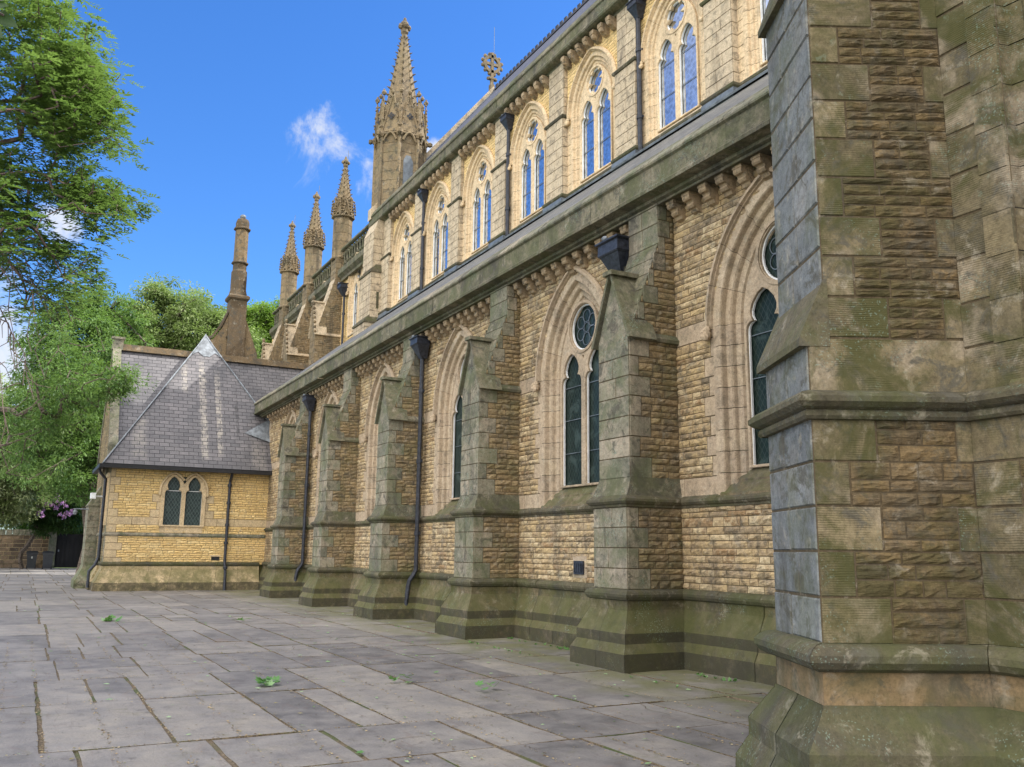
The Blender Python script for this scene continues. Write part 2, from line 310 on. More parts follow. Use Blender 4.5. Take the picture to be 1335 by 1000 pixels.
MAT['leaf_ash'] = leaf_mat('leaf_ash', [(.045, .09, .032), (.09, .155, .045), (.15, .23, .065), (.23, .32, .11)], .42)
MAT['leaf_light'] = leaf_mat('leaf_light', [(.10, .15, .045), (.17, .23, .075), (.25, .32, .12), (.33, .40, .19)], .4)
MAT['leaf_mid'] = leaf_mat('leaf_mid', [(.045, .10, .03), (.08, .16, .045), (.13, .23, .06), (.19, .29, .09)], .4)
MAT['leaf_dark'] = leaf_mat('leaf_dark', [(.02, .05, .018), (.035, .08, .022), (.055, .11, .03)], .3)
MAT['leaf_yel'] = leaf_mat('leaf_yellowgreen', [(.10, .19, .03), (.17, .28, .04), (.24, .36, .06)], .5)
MAT['leaf_shrub'] = leaf_mat('leaf_shrub', [(.11, .15, .05), (.22, .27, .11), (.36, .41, .22), (.50, .54, .34)], .45)
MAT['leaf_fall'] = leaf_mat('leaf_fallen', [(.06, .17, .04), (.14, .28, .09), (.34, .50, .27), (.28, .20, .10)], .3)
# ------------------------------------------------------------------ mesh helpers
class MB:
    def __init__(s): s.v = []; s.f = []; s.t = []; s.m = []; s.uv = None
    def add(s, vs, fs, tone=.5, mi=0):
        b = len(s.v); s.v.extend(vs)
        for f in fs: s.f.append(tuple(i+b for i in f)); s.t.append(tone); s.m.append(mi)
    def box(s, x0, x1, y0, y1, z0, z1, tone=.5, mi=0):
        s.add([(x0,y0,z0),(x1,y0,z0),(x1,y1,z0),(x0,y1,z0),(x0,y0,z1),(x1,y0,z1),(x1,y1,z1),(x0,y1,z1)],
              [(0,3,2,1),(4,5,6,7),(0,1,5,4),(1,2,6,5),(2,3,7,6),(3,0,4,7)], tone, mi)
    def prism(s, poly, axis, a0, a1, tone=.5, mi=0):
        """poly in the plane; axis 'x': poly=(y,z) ; 'y': poly=(x,z) ; 'z': poly=(x,y)"""
        n = len(poly)
        def P(p, a): return (a,p[0],p[1]) if axis=='x' else ((p[0],a,p[1]) if axis=='y' else (p[0],p[1],a))
        vs = [P(p,a0) for p in poly]+[P(p,a1) for p in poly]
        fs = [tuple(range(n)), tuple(range(2*n-1, n-1, -1))]+[(i, n+i, n+(i+1)%n, (i+1)%n) for i in range(n)]
        s.add(vs, fs, tone, mi)
    def rings(s, rings, close=True, cap0=True, cap1=True, tone=.5, mi=0, tones=None):
        n = len(rings[0]); vs = [p for r in rings for p in r]; fs = []; b = len(s.v); s.v.extend(vs)
        for k in range(len(rings)-1):
            tt = tones[k] if tones else tone
            for i in range(n if close else n-1):
                j = (i+1) % n
                s.f.append((b+k*n+i, b+k*n+j, b+(k+1)*n+j, b+(k+1)*n+i)); s.t.append(tt); s.m.append(mi)
        if cap0: s.f.append(tuple(b+i for i in range(n-1,-1,-1))); s.t.append(tone); s.m.append(mi)
        if cap1: s.f.append(tuple(b+(len(rings)-1)*n+i for i in range(n))); s.t.append(tone); s.m.append(mi)
    def tube(s, pts, rad, n=6, tone=.5, mi=0):
        pts = [Vector(p) for p in pts]; rs = rad if isinstance(rad, (list,tuple)) else [rad]*len(pts)
        rings = []; prev = None
        for i, p in enumerate(pts):
            d = (pts[min(i+1,len(pts)-1)]-pts[max(i-1,0)]).normalized()
            a = Vector((0,0,1)) if abs(d.z) < .9 else Vector((1,0,0))
            if prev is not None:
                a = prev
            u = (a - d*a.dot(d)).normalized(); prev = u; v = d.cross(u)
            rings.append([tuple(p+(u*math.cos(2*math.pi*k/n)+v*math.sin(2*math.pi*k/n))*rs[i]) for k in range(n)])
        s.rings(rings, tone=tone, mi=mi)
    def build(s, name, mats, parent=None, loc=(0,0,0), smooth=False, fix=False):
        me = bpy.data.meshes.new(name); me.from_pydata([tuple(v) for v in s.v], [], s.f)
        if not isinstance(mats, (list,tuple)): mats = [mats]
        for m in mats: me.materials.append(MAT[m] if isinstance(m, str) else m)
        me.polygons.foreach_set('material_index', s.m)
        a = me.attributes.new('tone', 'FLOAT', 'FACE'); a.data.foreach_set('value', s.t)
        if s.uv is not None:
            ul = me.uv_layers.new(name='UVMap'); 
            li = 0; arr = np.zeros(len(me.loops)*2)
            vi = np.zeros(len(me.loops), dtype=int); me.loops.foreach_get('vertex_index', vi)
            uvs = np.array(s.uv); arr = uvs[vi].flatten(); ul.data.foreach_set('uv', arr)
        if smooth: me.polygons.foreach_set('use_smooth', [True]*len(s.f))
        me.update()
        if fix:
            import bmesh
            bm = bmesh.new(); bm.from_mesh(me); bmesh.ops.recalc_face_normals(bm, faces=bm.faces); bm.to_mesh(me); bm.free()
        return link(name, me, parent, loc)
WORLD = {}
def link(name, me, parent=None, loc=(0,0,0)):
    o = bpy.data.objects.new(name, me); COL.objects.link(o)
    loc = Vector(loc)
    if parent is not None:
        o.parent = parent; o.location = loc - WORLD.get(parent.name, Vector((0,0,0)))
    else: o.location = loc
    WORLD[o.name] = loc.copy()
    return o
def thing(name, label, cat, loc, group=None):
    o = bpy.data.objects.new(name, None); COL.objects.link(o); o.location = loc; o.empty_display_size = .3
    WORLD[o.name] = Vector(loc); o['label'] = label; o['category'] = cat
    if group: o['group'] = group
    return o
def tag(o, label, cat, group=None):
    o['label'] = label; o['category'] = cat
    if group: o['group'] = group
    return o
def copy_tree(o, parent, delta):
    c = o.copy(); COL.objects.link(c); c.parent = parent
    if parent is None or delta is not None:
        c.location = o.location + Vector(delta)
    for ch in list(o.children): copy_tree(ch, c, (0,0,0))
    return c
class Fr:
    def __init__(s, o, u, n, v=(0,0,1)): s.o=Vector(o); s.u=Vector(u).normalized(); s.v=Vector(v).normalized(); s.n=Vector(n).normalized()
    def p(s, a, b, c): q = s.o+s.u*a+s.v*b+s.n*c; return (q.x,q.y,q.z)
rnd = random.Random(3)
def stone(mb, F, a0, a1, b0, b1, rough, tone, mi, lod=1., g=.0045, d=.009):
    if rough: g = .006
    a0 += g; a1 -= g; b0 += g; b1 -= g
    if a1-a0 < .012 or b1-b0 < .012: return
    if not rough:
        e = min(.006, (a1-a0)*.2)*(rnd.uniform(1.2, 2.6) if lod > 1.3 else 1)
        j = lambda: d+rnd.uniform(-.0025, .0025)
        vs = [F.p(a0,b0,-.004),F.p(a1,b0,-.004),F.p(a1,b1,-.004),F.p(a0,b1,-.004),F.p(a0+e,b0+e,j()),F.p(a1-e,b0+e,j()),F.p(a1-e,b1-e,j()),F.p(a0+e,b1-e,j())]
        mb.add(vs, [(4,5,6,7),(0,1,5,4),(1,2,6,5),(2,3,7,6),(3,0,4,7)], tone, mi); return
    nu = max(2, min(9, int((a1-a0)/.075*lod)+1)); nv = 3 if lod > .8 else 2
    if lod > 1.3: nv = 4
    amp = rnd.uniform(.010, .028)*(.75 if lod > 1.3 else 1); idx = []; vs = []; slope = rnd.uniform(-.006, .008)
    for j in range(nv+1):
        for i in range(nu+1):
            edge = i in (0, nu) or j in (0, nv)
            aa = a0+(a1-a0)*i/nu; bb = b0+(b1-b0)*j/nv
            if edge: c = .002+rnd.uniform(0, .006)
            else:
                aa += rnd.uniform(-.3,.3)*(a1-a0)/nu; bb += rnd.uniform(-.25,.25)*(b1-b0)/nv
                c = .010+rnd.random()*amp + slope*(j/nv)
            vs.append(F.p(aa, bb, c))
    k = len(vs)
    fs = [(j*(nu+1)+i, j*(nu+1)+i+1, (j+1)*(nu+1)+i+1, (j+1)*(nu+1)+i) for j in range(nv) for i in range(nu)]
    ring = [i for i in range(nu+1)]+[(j)*(nu+1)+nu for j in range(1,nv+1)]+[nv*(nu+1)+i for i in range(nu-1,-1,-1)]+[j*(nu+1) for j in range(nv-1,0,-1)]
    cs = {0:(a0,b0), nu:(a1,b0), nv*(nu+1)+nu:(a1,b1), nv*(nu+1):(a0,b1)}
    corners = [0, nu, nv*(nu+1)+nu, nv*(nu+1)]
    for q in ring:
        x = Vector(vs[q]) - F.n*0.0
        aa = (x-F.o).dot(F.u); bb = (x-F.o).dot(F.v); vs.append(F.p(aa, bb, -.004))
    n = len(ring)
    for i in range(n): fs.append((ring[i], k+i, k+(i+1)%n, ring[(i+1)%n]))
    mb.add(vs, fs, tone, mi)
def seg_sub(segs, ex):
    out = []
    for a, b in segs:
        cur = [(a, b)]
        for (c, d) in ex:
            nx = []
            for (p, q) in cur:
                if d <= p or c >= q: nx.append((p, q)); continue
                if c > p: nx.append((p, c))
                if d < q: nx.append((d, q))
            cur = nx
        out += cur
    return [(a, b) for a, b in out if b-a > .01]
def wall(mb, F, A0, A1, B0, B1, excl=None, qL=False, qR=False, bands=(), G=.285, rows=3, rub=True, jq=None, q1=.26, q2=.46, mis=(0,1,2), lod=1., slen=(.16,.5), alen=(.45,.9), qk=1.):
    """coursed rubble with ashlar quoins and bands on the frame F (mortar plane at c=0)"""
    nG = max(1, round((B1-B0)/G)); G = (B1-B0)/nG
    ex = excl or (lambda b: [])
    for k in range(nG):
        b0 = B0+k*G; b1 = b0+G; bm_ = (b0+b1)/2
        band = any(b0-.01 <= x <= b1+.01 and True for x in [(q[0]+q[1])/2 for q in bands]) or not rub
        w1 = q1 if k % 2 else q2
        isj = jq(bm_) if jq else False
        whole = seg_sub([(A0, A1)], ex(bm_))
        rr = 1 if band else rows
        # real bounds per row
        done_q = []
        if not band:
            for (a, b) in whole:
                ql = qL and abs(a-A0) < 1e-6; qr = qR and abs(b-A1) < 1e-6
                jl = isj and a > A0+1e-6; jr = isj and b < A1-1e-6
                if b-a < .3 and (ql or qr or jl or jr):
                    stone(mb, F, a, b, b0, b1, False, rnd.random(), mis[0]); done_q.append((a, b)); continue
                if ql or jl:
                    ww = min(w1+rnd.uniform(-.03,.03), (b-a)*.7); stone(mb, F, a, a+ww, b0, b1, False, rnd.random(), mis[0]); done_q.append((a, a+ww))
                if qr or jr:
                    w2 = (q2 if (k % 2) else q1) if (ql or jl) and False else w1
                    ww = min((w2+rnd.uniform(-.03,.03))*qk, (b-a)*.45); stone(mb, F, b-ww, b, b0, b1, False, rnd.random(), mis[0]); done_q.append((b-ww, b))
        wts = [rnd.uniform(.68, 1.35) for _ in range(rr)]; cs_ = [0.]
        for q_ in wts: cs_.append(cs_[-1]+q_/sum(wts))
        for r in range(rr):
            c0 = b0+G*cs_[r]; c1 = b0+G*cs_[r+1]
            segs = seg_sub([(A0, A1)], ex((c0+c1)/2))
            for a, b in segs:
                mb.add([F.p(a,c0,0),F.p(b,c0,0),F.p(b,c1,0),F.p(a,c1,0)], [(0,1,2,3)], .5, mis[2])
            segs = seg_sub(segs, done_q)
            for a, b in segs:
                x = a
                while x < b-.005:
                    ln = rnd.uniform(*(alen if band else slen))
                    y = x+ln
                    if b-y < (alen if band else slen)[0]: y = b
                    y = min(y, b)
                    stone(mb, F, x, y, c0, c1, not band, rnd.random(), mis[0] if band else mis[1], lod)
                    x = y
def arch_pts(w_, R_, spring, bottom, n=14, s=0.):
    """outline offset outward by s: left foot, up, over the apex, right foot"""
    W = w_+s; RR = R_+s; off = R_-w_
    amax = math.acos(off/RR)
    right = [(-off+RR*math.cos(amax*i/n), spring+RR*math.sin(amax*i/n)) for i in range(n+1)]
    left = [(-x, z) for x, z in right[::-1]]
    return [(-W, bottom)]+left[::-1]+right[::-1][1:]+[(W, bottom)]
def arch_half(w_, R_, spring, z, s=0.):
    W = w_+s; RR = R_+s; off = R_-w_
    if z <= spring: return W
    h = z-spring
    if h >= RR: return 0
    x = math.sqrt(RR*RR-h*h)-off
    return max(0, x)
def moulding(mb, w_, R_, spring, bottom, prof, n=12, mi=0, seglen=.3, jamb_n=None, tones=None, close_back=False):
    """sweep prof [(s, depth n)] (outer to inner) along the arch; stones split with little joints"""
    nj = max(1, round((spring-bottom)/seglen))
    # param stations: list of (t) with joints
    def st(u):  # u in [0, nj+n] left side; returns point fn of s
        def f(s):
            RR = R_+s; off = R_-w_; amax = math.acos(off/RR)
            if u <= nj: return (-(w_+s), bottom+(spring-bottom)*u/nj)
            a = amax*(u-nj)/n
            return (off-RR*math.cos(a), spring+RR*math.sin(a))
        return f
    group = 3 if n >= 12 else 2
    stops = list(range(nj+1))+[nj+k for k in range(1, n+1)]
    joints = set(range(nj+1)) | set(nj+k for k in range(0, n+1, group)) | {nj+n}
    for side in (-1, 1):
        tone = rnd.random()
        for i in range(len(stops)-1):
            ua, ub = stops[i], stops[i+1]
            if ua in joints: tone = rnd.random()
            L_ = .3 if ua < nj else .25
            ja = .009/L_ if ua in joints and ua > 0 else 0
            rings_u = []
            if ja: rings_u.append((ua, ua+ja, -.008, -2.))
            rings_u.append((ua+ja, ub, 0, None))
            for (p, q, dd, tn) in rings_u:
                fa, fb = st(p), st(q); vs = []
                for s, dn_ in prof:
                    x, z = fa(s); vs.append((side*-x if side == 1 else x, -(dn_+dd), z))
                for s, dn_ in prof:
                    x, z = fb(s); vs.append((side*-x if side == 1 else x, -(dn_+dd), z))
                m = len(prof)
                fs = [((k, k+1, m+k+1, m+k) if side == -1 else (k, m+k, m+k+1, k+1)) for k in range(m-1)]
                mb.add(vs, fs, tone if tn is None else tn, mi)
def plate(name, outer, holes, thick, y, mats, parent, bevel=.0, loc=(0,0,0)):
    cu = bpy.data.curves.new(name, 'CURVE'); cu.dimensions = '2D'; cu.fill_mode = 'BOTH'; cu.extrude = thick/2; cu.bevel_depth = bevel
    for pl in [outer]+holes:
        sp_ = cu.splines.new('POLY'); sp_.points.add(len(pl)-1)
        for i, (x, z) in enumerate(pl): sp_.points[i].co = (x, z, 0, 1)
        sp_.use_cyclic_u = True
    tmp = bpy.data.objects.new('tmp_curve', cu); COL.objects.link(tmp)
    dg = bpy.context.evaluated_depsgraph_get(); me = bpy.data.meshes.new_from_object(tmp.evaluated_get(dg)); 
    bpy.data.objects.remove(tmp); bpy.data.curves.remove(cu)
    for v in me.vertices: x, z, d = v.co; v.co = (x, y - d, z)
    me.materials.clear()
    for m in (mats if isinstance(mats, list) else [mats]): me.materials.append(MAT[m])
    a = me.attributes.new('tone', 'FLOAT', 'FACE'); a.data.foreach_set('value', [rnd.uniform(.3,.8)]*len(me.polygons))
    me.name = name
    return link(name, me, parent, loc)
def light_outline(cx, h, z0, zs, rise, k=1.):
    half = [(h, z0), (h, zs)]
    r1 = h*.36
    for i in range(1, 6):
        a = math.pi/2*i/5; half.append((h-r1+r1*math.cos(a), zs+r1*1.15*math.sin(a)))
    half += [(h*.74, zs+rise*.36), (h*.76, zs+rise*.50), (h*.62, zs+rise*.70), (h*.32, zs+rise*.90), (0, zs+rise)]
    pts = half + [(-x, z) for x, z in half[-2::-1]]
    return [(cx+x, z) for x, z in pts]
def circle(cx, cz, r, n=36, cusps=0, depth=0):
    out = []
    for i in range(n):
        a = 2*math.pi*i/n
        rr = r
        if cusps:
            q = abs(((a/(2*math.pi)*cusps) % 1)-.5)*2   # 0 mid foil .. 1 at cusp
            rr = r*(1-depth*(q**7))
        out.append((cx+rr*math.cos(a), cz+rr*math.sin(a)))
    return out
def outline_tube(mb, pts, y, r, mi=0):
    n = len(pts); mb2 = [Vector((x, y, z)) for x, z in pts]
    rings = []
    c = sum(mb2, Vector())/n
    for i in range(n):
        t_ = (mb2[(i+1) % n]-mb2[i-1]).normalized(); nn = Vector((-t_.z, 0, t_.x))
        p = mb2[i]
        rings.append([tuple(p+nn*r+Vector((0,-r,0))), tuple(p-nn*r+Vector((0,-r,0))), tuple(p-nn*r+Vector((0,r,0))), tuple(p+nn*r+Vector((0,r,0)))])
    rings.append(rings[0]); mb.rings(rings, cap0=False, cap1=False, mi=mi)
def make_window(parent, loc, P):
    """P: parameter dict. local origin: centre, wall face, z=0"""
    w_, R_, spr, sill, dep = P['w'], P['R'], P['spring'], P['sill'], P['depth']
    bw = P['band']; k = bw/.48; kd = dep/.23
    mb = MB()
    D_ = lambda f: -(dep-.02)*(1-f)   # splayed reveal, f = fraction of the band from the glass
    prof = [(bw+.03, -.03), (bw+.03, .014), (bw*.74, .014), (bw*.71, -.004), (bw*.68, D_(.66)), (bw*.50, D_(.60)), (bw*.46, D_(.70)), (bw*.42, D_(.60)), (bw*.39, D_(.36)), (bw*.20, D_(.28)), (bw*.16, D_(.12)), (.0, D_(.0)), (-.004, -dep-.03)]
    moulding(mb, w_, R_, spr, P['sillb']-.02, prof, n=12, seglen=.29)
    # sloping sill in two steps
    sw = w_+bw*.9
    zt = sill+.02; zb = P['sillb']
    zm = (zt+zb)/2-.02
    for (za, ya, zc, yc) in ((zt, dep*1.0, zm+.03, dep*.45), (zm, dep*.45, zb, -.035)):
        mb.add([(-sw,yc,zc),(sw,yc,zc),(sw,ya,za),(-sw,ya,za)], [(0,1,2,3)], .5, 1)
        mb.add([(-sw,yc,zc),(-sw,yc,zc-.05),(sw,yc,zc-.05),(sw,yc,zc)], [(0,1,2,3)], .3, 1)
    outline_tube(mb, circle(0, P['oz'], P['orad']+.030, 40), dep-.085, .026)
    win = mb.build('window', [P['mat'], P['sillmat']], parent, loc)
    out = arch_pts(w_, R_, spr, sill, 14, .02)
    mw = P['mull']; lw = (w_-mw)/2
    holes = [light_outline(s*(mw+lw)-0.0, lw-.004, sill+.015, P['lzs'], P['lrise']) for s in (-1, 1)]
    oc = circle(0, P['oz'], P['orad'], 44, P.get('cusps', 0), P.get('cd', 0))
    tri = [[(0-.05, P['oz']-P['orad']-.09), (.05, P['oz']-P['orad']-.09), (0, P['oz']-P['orad']-.24)]]
    plate('tracery', out, holes+[oc]+tri, .07, dep-.045, P['mat'], win, bevel=.012, loc=loc)
    plate('glass', out, [], .004, dep+.012, P['glass'], win, loc=loc)
    fr = MB()
    for h in holes: outline_tube(fr, [((x-c)*.965+c, z) for x, z in h for c in [(-(mw+lw) if x < 0 else (mw+lw))]], dep-.030, P['fw'])
    outline_tube(fr, circle(0, P['oz'], P['orad']*.96, 36), dep-.03, P['fw'])
    nb = 3
    fr.build('white_frame', 'white', win, loc)
    bars = MB()
    for s in (-1, 1):
        c = s*(mw+lw)
        for i in range(1, P.get('bars', 3)+1):
            z = sill+(P['lzs']-sill)*i/(P.get('bars', 3))*.97
            bars.box(c-lw+.02, c+lw-.02, dep-.014, dep-.004, z-.006, z+.006)
    if P.get('petals'):
        for i in range(6):
            a = math.pi/3*i+.5; c = (P['orad']*.5*math.cos(a), P['oz']+P['orad']*.5*math.sin(a))
            outline_tube(bars, circle(c[0], c[1], P['orad']*.27, 14), dep-.006, .006)
        outline_tube(bars, circle(0, P['oz'], P['orad']*.2, 12), dep-.006, .006)
    bars.build('glazing_bars', P['barmat'], win, loc)
    hm = MB(); s0 = bw+.03
    moulding(hm, w_, R_, spr, spr-.02, [(s0+.10, -.02), (s0+.11, .05), (s0+.07, .10), (s0+.03, .10), (s0+.02, .05), (s0, .055), (s0-.01, .0)], n=12, seglen=.3)
    for s in (-1, 1):   # carved label stops
        for q in range(5):
            hm_r = .075*k**.5; cx = s*(w_+s0+.05)
            ang = q*1.26
            ox = (.045*math.cos(ang) if q else 0); oz = (.055*math.sin(ang) if q else 0)
            blob(hm, (cx+ox, -.08-.01*q, spr-.10+oz), hm_r*(.8 if q else 1.05))
    hm.build('hood_mould', P['mat'], win, loc)
    return win
def blob(mb, c, r, seg=6, rg=4, tone=.3, sq=(1,1,1.1)):
    rings = []
    for j in range(rg+1):
        ph = math.pi*(j/rg)*.98+.03
        rings.append([(c[0]+r*sq[0]*math.sin(ph)*math.cos(2*math.pi*i/seg)*rnd.uniform(.85,1.1), c[1]+r*sq[1]*math.sin(ph)*math.sin(2*math.pi*i/seg)*rnd.uniform(.85,1.1), c[2]-r*sq[2]*math.cos(ph)) for i in range(seg)])
    mb.rings(rings, tone=tone)
# ------------------------------------------------------------------ pieces
def rectring(cx, cyy, hw, hy0, hy1, z): # plan rectangle ring (x,y) ccw
    return [(cx-hw, hy0, z), (cx+hw, hy0, z), (cx+hw, hy1, z), (cx-hw, hy1, z)]
def roll_profile(mb, path, prof, tone=.5, mi=0, closed=False):
    """sweep prof [(out, z)] along plan path [(x,y)] with mitred corners; out = to the right of travel"""
    n = len(path); pts = [Vector(p) for p in path]; rings = []
    for i in range(n):
        d1 = (pts[i]-pts[i-1]).normalized() if (i > 0 or closed) else None
        d2 = (pts[(i+1) % n]-pts[i]).normalized() if (i < n-1 or closed) else None
        if d1 is None: d1 = d2
        if d2 is None: d2 = d1
        n1_ = Vector((d1.y, -d1.x)); n2_ = Vector((d2.y, -d2.x)); mm = (n1_+n2_); mm = mm/(max(.2, mm.dot(n1_)))
        rings.append([(pts[i].x+mm.x*o, pts[i].y+mm.y*o, z) for o, z in prof])
    if closed: rings.append(rings[0])
    for i in range(len(rings)-1):   # split long runs in stones with own tone
        a, b = rings[i], rings[i+1]
        ln = (Vector(a[0])-Vector(b[0])).length; k = max(1, round(ln/.85))
        for q in range(k):
            t0, t1 = q/k, (q+1)/k
            jg = .007/ln if ln > 0 and q < k-1 else 0
            jx, jy, jz = rnd.uniform(-.004,.004), rnd.uniform(-.004,.004), rnd.uniform(-.003,.003)
            ra = [tuple(Vector(x).lerp(Vector(y), t0)+Vector((jx,jy,jz))) for x, y in zip(a, b)]
            rb = [tuple(Vector(x).lerp(Vector(y), t1-jg)+Vector((jx,jy,jz))) for x, y in zip(a, b)]
            mb.rings([ra, rb], close=False, cap0=False, cap1=False, tone=rnd.random(), mi=mi)
            if jg:
                off = [tuple(Vector(x).lerp(Vector(y), t1-jg)) for x, y in zip(a, b)]
                re_ = [tuple(Vector(x).lerp(Vector(y), t1)) for x, y in zip(a, b)]
                mb.rings([[(x, y+.0, z) for x, y, z in off], re_], close=False, cap0=False, cap1=False, tone=-2., mi=mi)
ROLL = [(0, .92), (.03, .925), (.075, .945), (.10, .985), (.105, 1.02), (.085, 1.055), (.05, 1.078), (0, 1.088)]
STRING = [(0, 2.25), (.03, 2.255), (.035, 2.285), (.06, 2.30), (.085, 2.335), (.08, 2.37), (.05, 2.39), (0, 2.43)]
PLINTH = [(.265, -.15), (.26, .235), (.19, .36), (.19, .50), (.045, .80), (.04, .84), (.04, .93)]
WY = 8.6
BAY = 5.02
PC = [-11.08-BAY*k for k in range(5)]             # pier centres in view
def buttress(parent, cx, wy, Q, name='buttress', label=None):
    """Q: parameters; one part, sub-parts gablet, plinth, string"""
    hw, y1, y2 = Q['hw'], Q['y1'], Q['y2']
    mats = Q['mats']
    body = MB()
    zA, zB, zC, zD = Q['z']       # stage 1 bottom, string, stage-2 top(hood), top
    lod = Q.get('lod', 1.)
    def stage(z0, z1, hw_, yf, yb, rubside=True):
        wall(body, Fr((cx-hw_, yf, 0), (1,0,0), (0,-1,0)), 0, 2*hw_, z0, z1, rub=False, alen=(.30,.62), lod=lod)
        for sx_ in (1, -1):
            F = Fr((cx+sx_*hw_, yf, 0), (0,1,0), (sx_,0,0))
            wall(body, F, 0, yb-yf, z0, z1, qL=True, qR=False, rub=rubside, q1=.20, q2=.38, mis=(3,1,2), lod=lod if sx_ == 1 else .5, slen=(.14,.38))
    if Q.get('plinth', True):
        pl = MB(); path = [(cx-hw, wy), (cx-hw, y1), (cx+hw, y1), (cx+hw, wy)]
        roll_profile(pl, path, [(o, z) for o, z in PLINTH])
    b = None
    stage(zA, zB, hw, y1, wy)
    stage(zB+.13+.30, zC, hw-.03, y2, wy)
    # weathering above the string, spreading on three sides
    ww = [(0, 0), (.0, 0)]
    a = rectring(cx, 0, hw+.02, y1-.02, wy, zB+.13); c = rectring(cx, 0, hw-.025, y2+.005, wy, zB+.45)
    body.rings([a, c], cap0=True, cap1=True, tone=.5, mi=4)
    # upper pier with its long sloping offset
    zt = Q['zslope']; yt = Q['ytop']; hu = hw-.04
    prof = [(y2+.02, zC), (yt, zt), (yt, zD), (wy+.02, zD), (wy+.02, zC)]
    # slope surface (stone courses laid as slabs)
    d = Vector((0, yt-(y2+.02), zt-zC)); ln = d.length; d.normalize(); nn = Vector((0, -d.z, d.y))
    F = Fr((cx-hu, y2+.02, zC), (1,0,0), nn, d)
    wall(body, F, 0, 2*hu, 0, ln, rub=False, alen=(.35,.8), mis=(4,4,2), G=.3, lod=lod)
    wall(body, Fr((cx-hu, yt, 0), (1,0,0), (0,-1,0)), 0, 2*hu, zt, zD, rub=False, alen=(.35,.8), mis=(0,1,2))
    for sx_ in (1, -1):
        F = Fr((cx+sx_*hu, y2, 0), (0,1,0), (sx_,0,0))
        def ex(z):
            t_ = (z-zC)/(zt-zC); yy = (y2+.02+(yt-y2-.02)*min(1, t_))
            return [(-1, yy-y2)]
        wall(body, F, 0, wy-y2, zC, zD, excl=ex, jq=lambda z: True, rub=True, q1=.14, q2=.26, mis=(0,1,2), lod=lod, slen=(.14,.34))
    roll_profile(body, [(cx-hw, wy), (cx-hw, y2+.10), (cx-hw+.02, y2+.08)], [(-.03, zC-.06), (.035, zC-.05), (.045, zC), (-.03, zC+.09)], mi=4)
    roll_profile(body, [(cx+hw-.02, y2+.08), (cx+hw, y2+.10), (cx+hw, wy)], [(-.03, zC-.06), (.035, zC-.05), (.045, zC), (-.03, zC+.09)], mi=4)
    b = body.build(name, mats, parent, (0,0,0))
    if label: b['label'] = label
    g = MB()   # gablet
    za, zp = zC-.05, Q['zapex']; hg = hw+.03; yb = y2+.02+(yt-y2-.02)*((zp-zC)/(zt-zC))+.03 if zt > zC else wy
    yb = min(yb, wy-.05); y0 = y2-.05
    k = (zp-zC)/(zt-zC)
    # solid gable body
    g.prism([(cx-hw+.03, zC-.02), (cx+hw-.03, zC-.02), (cx, zp-.06)], 'y', y2-.006, yb, .6, 0)
    # coping slabs either side
    th = .075
    for s in (-1, 1):
        nx, nz = (zp-za), hg; l_ = math.hypot(nx, nz); nx, nz = nx/l_*th*s, nz/l_*th
        g.prism([(cx+s*hg, za), (cx+s*hg+nx*.9, za+nz*.2), (cx+nx*.5, zp+nz), (cx, zp)], 'y', y0-.02, yb, .4, 1)
    g.box(cx-.12, cx+.12, y0-.06, yb-.02, zp-.02, zp+.05, .4, 1)
    if Q.get('crockets'):
        for s in (-1, 1):
            for i in range(7):
                t_ = (i+.5)/7; blob(g, (cx+s*(hg*(1-t_)+.06), y0, za+(zp-za)*t_+.03), .075, 5, 3)
        blob(g, (cx, y0, zp+.18), .10, 6, 4); g.box(cx-.04, cx+.04, y0-.04, y0+.04, zp, zp+.3, .4, 1)
    g.build('gablet', [mats[0], mats[4]], b, fix=True)
    if Q.get('plinth', True):
        roll_profile(pl, [(cx-hw, wy), (cx-hw, y1), (cx+hw, y1), (cx+hw, wy)], [(o, z) for o, z in ROLL], mi=1)
        pl.build('plinth', ['moss', 'moss_shade'], b, fix=False)
        st = MB(); roll_profile(st, [(cx-hw, wy), (cx-hw, y1), (cx+hw, y1), (cx+hw, wy)], [(o, z+zB-2.25) for o, z in STRING]); st.build('string_course', 'moss_shade', b)
    return b
def corbel_mesh():
    mb = MB()
    prof = [(0.02, .30), (-.26, .30), (-.26, .19), (-.24, .165), (-.19, .16), (-.17, .13), (-.185, .10), (-.155, .065), (-.11, .055), (-.08, .01), (.02, -.02)]
    mb.prism([(y, z) for y, z in prof], 'x', -.08, .08, .5)
    mb.box(-.09, .09, -.27, .02, .24, .305, .7)
    return mb
# ================================================================== CHURCH
church = thing('church', 'large Gothic sandstone church with buttressed aisle, clerestory, pinnacles and crocketed spire turret', 'church', (-20, 12, 0))
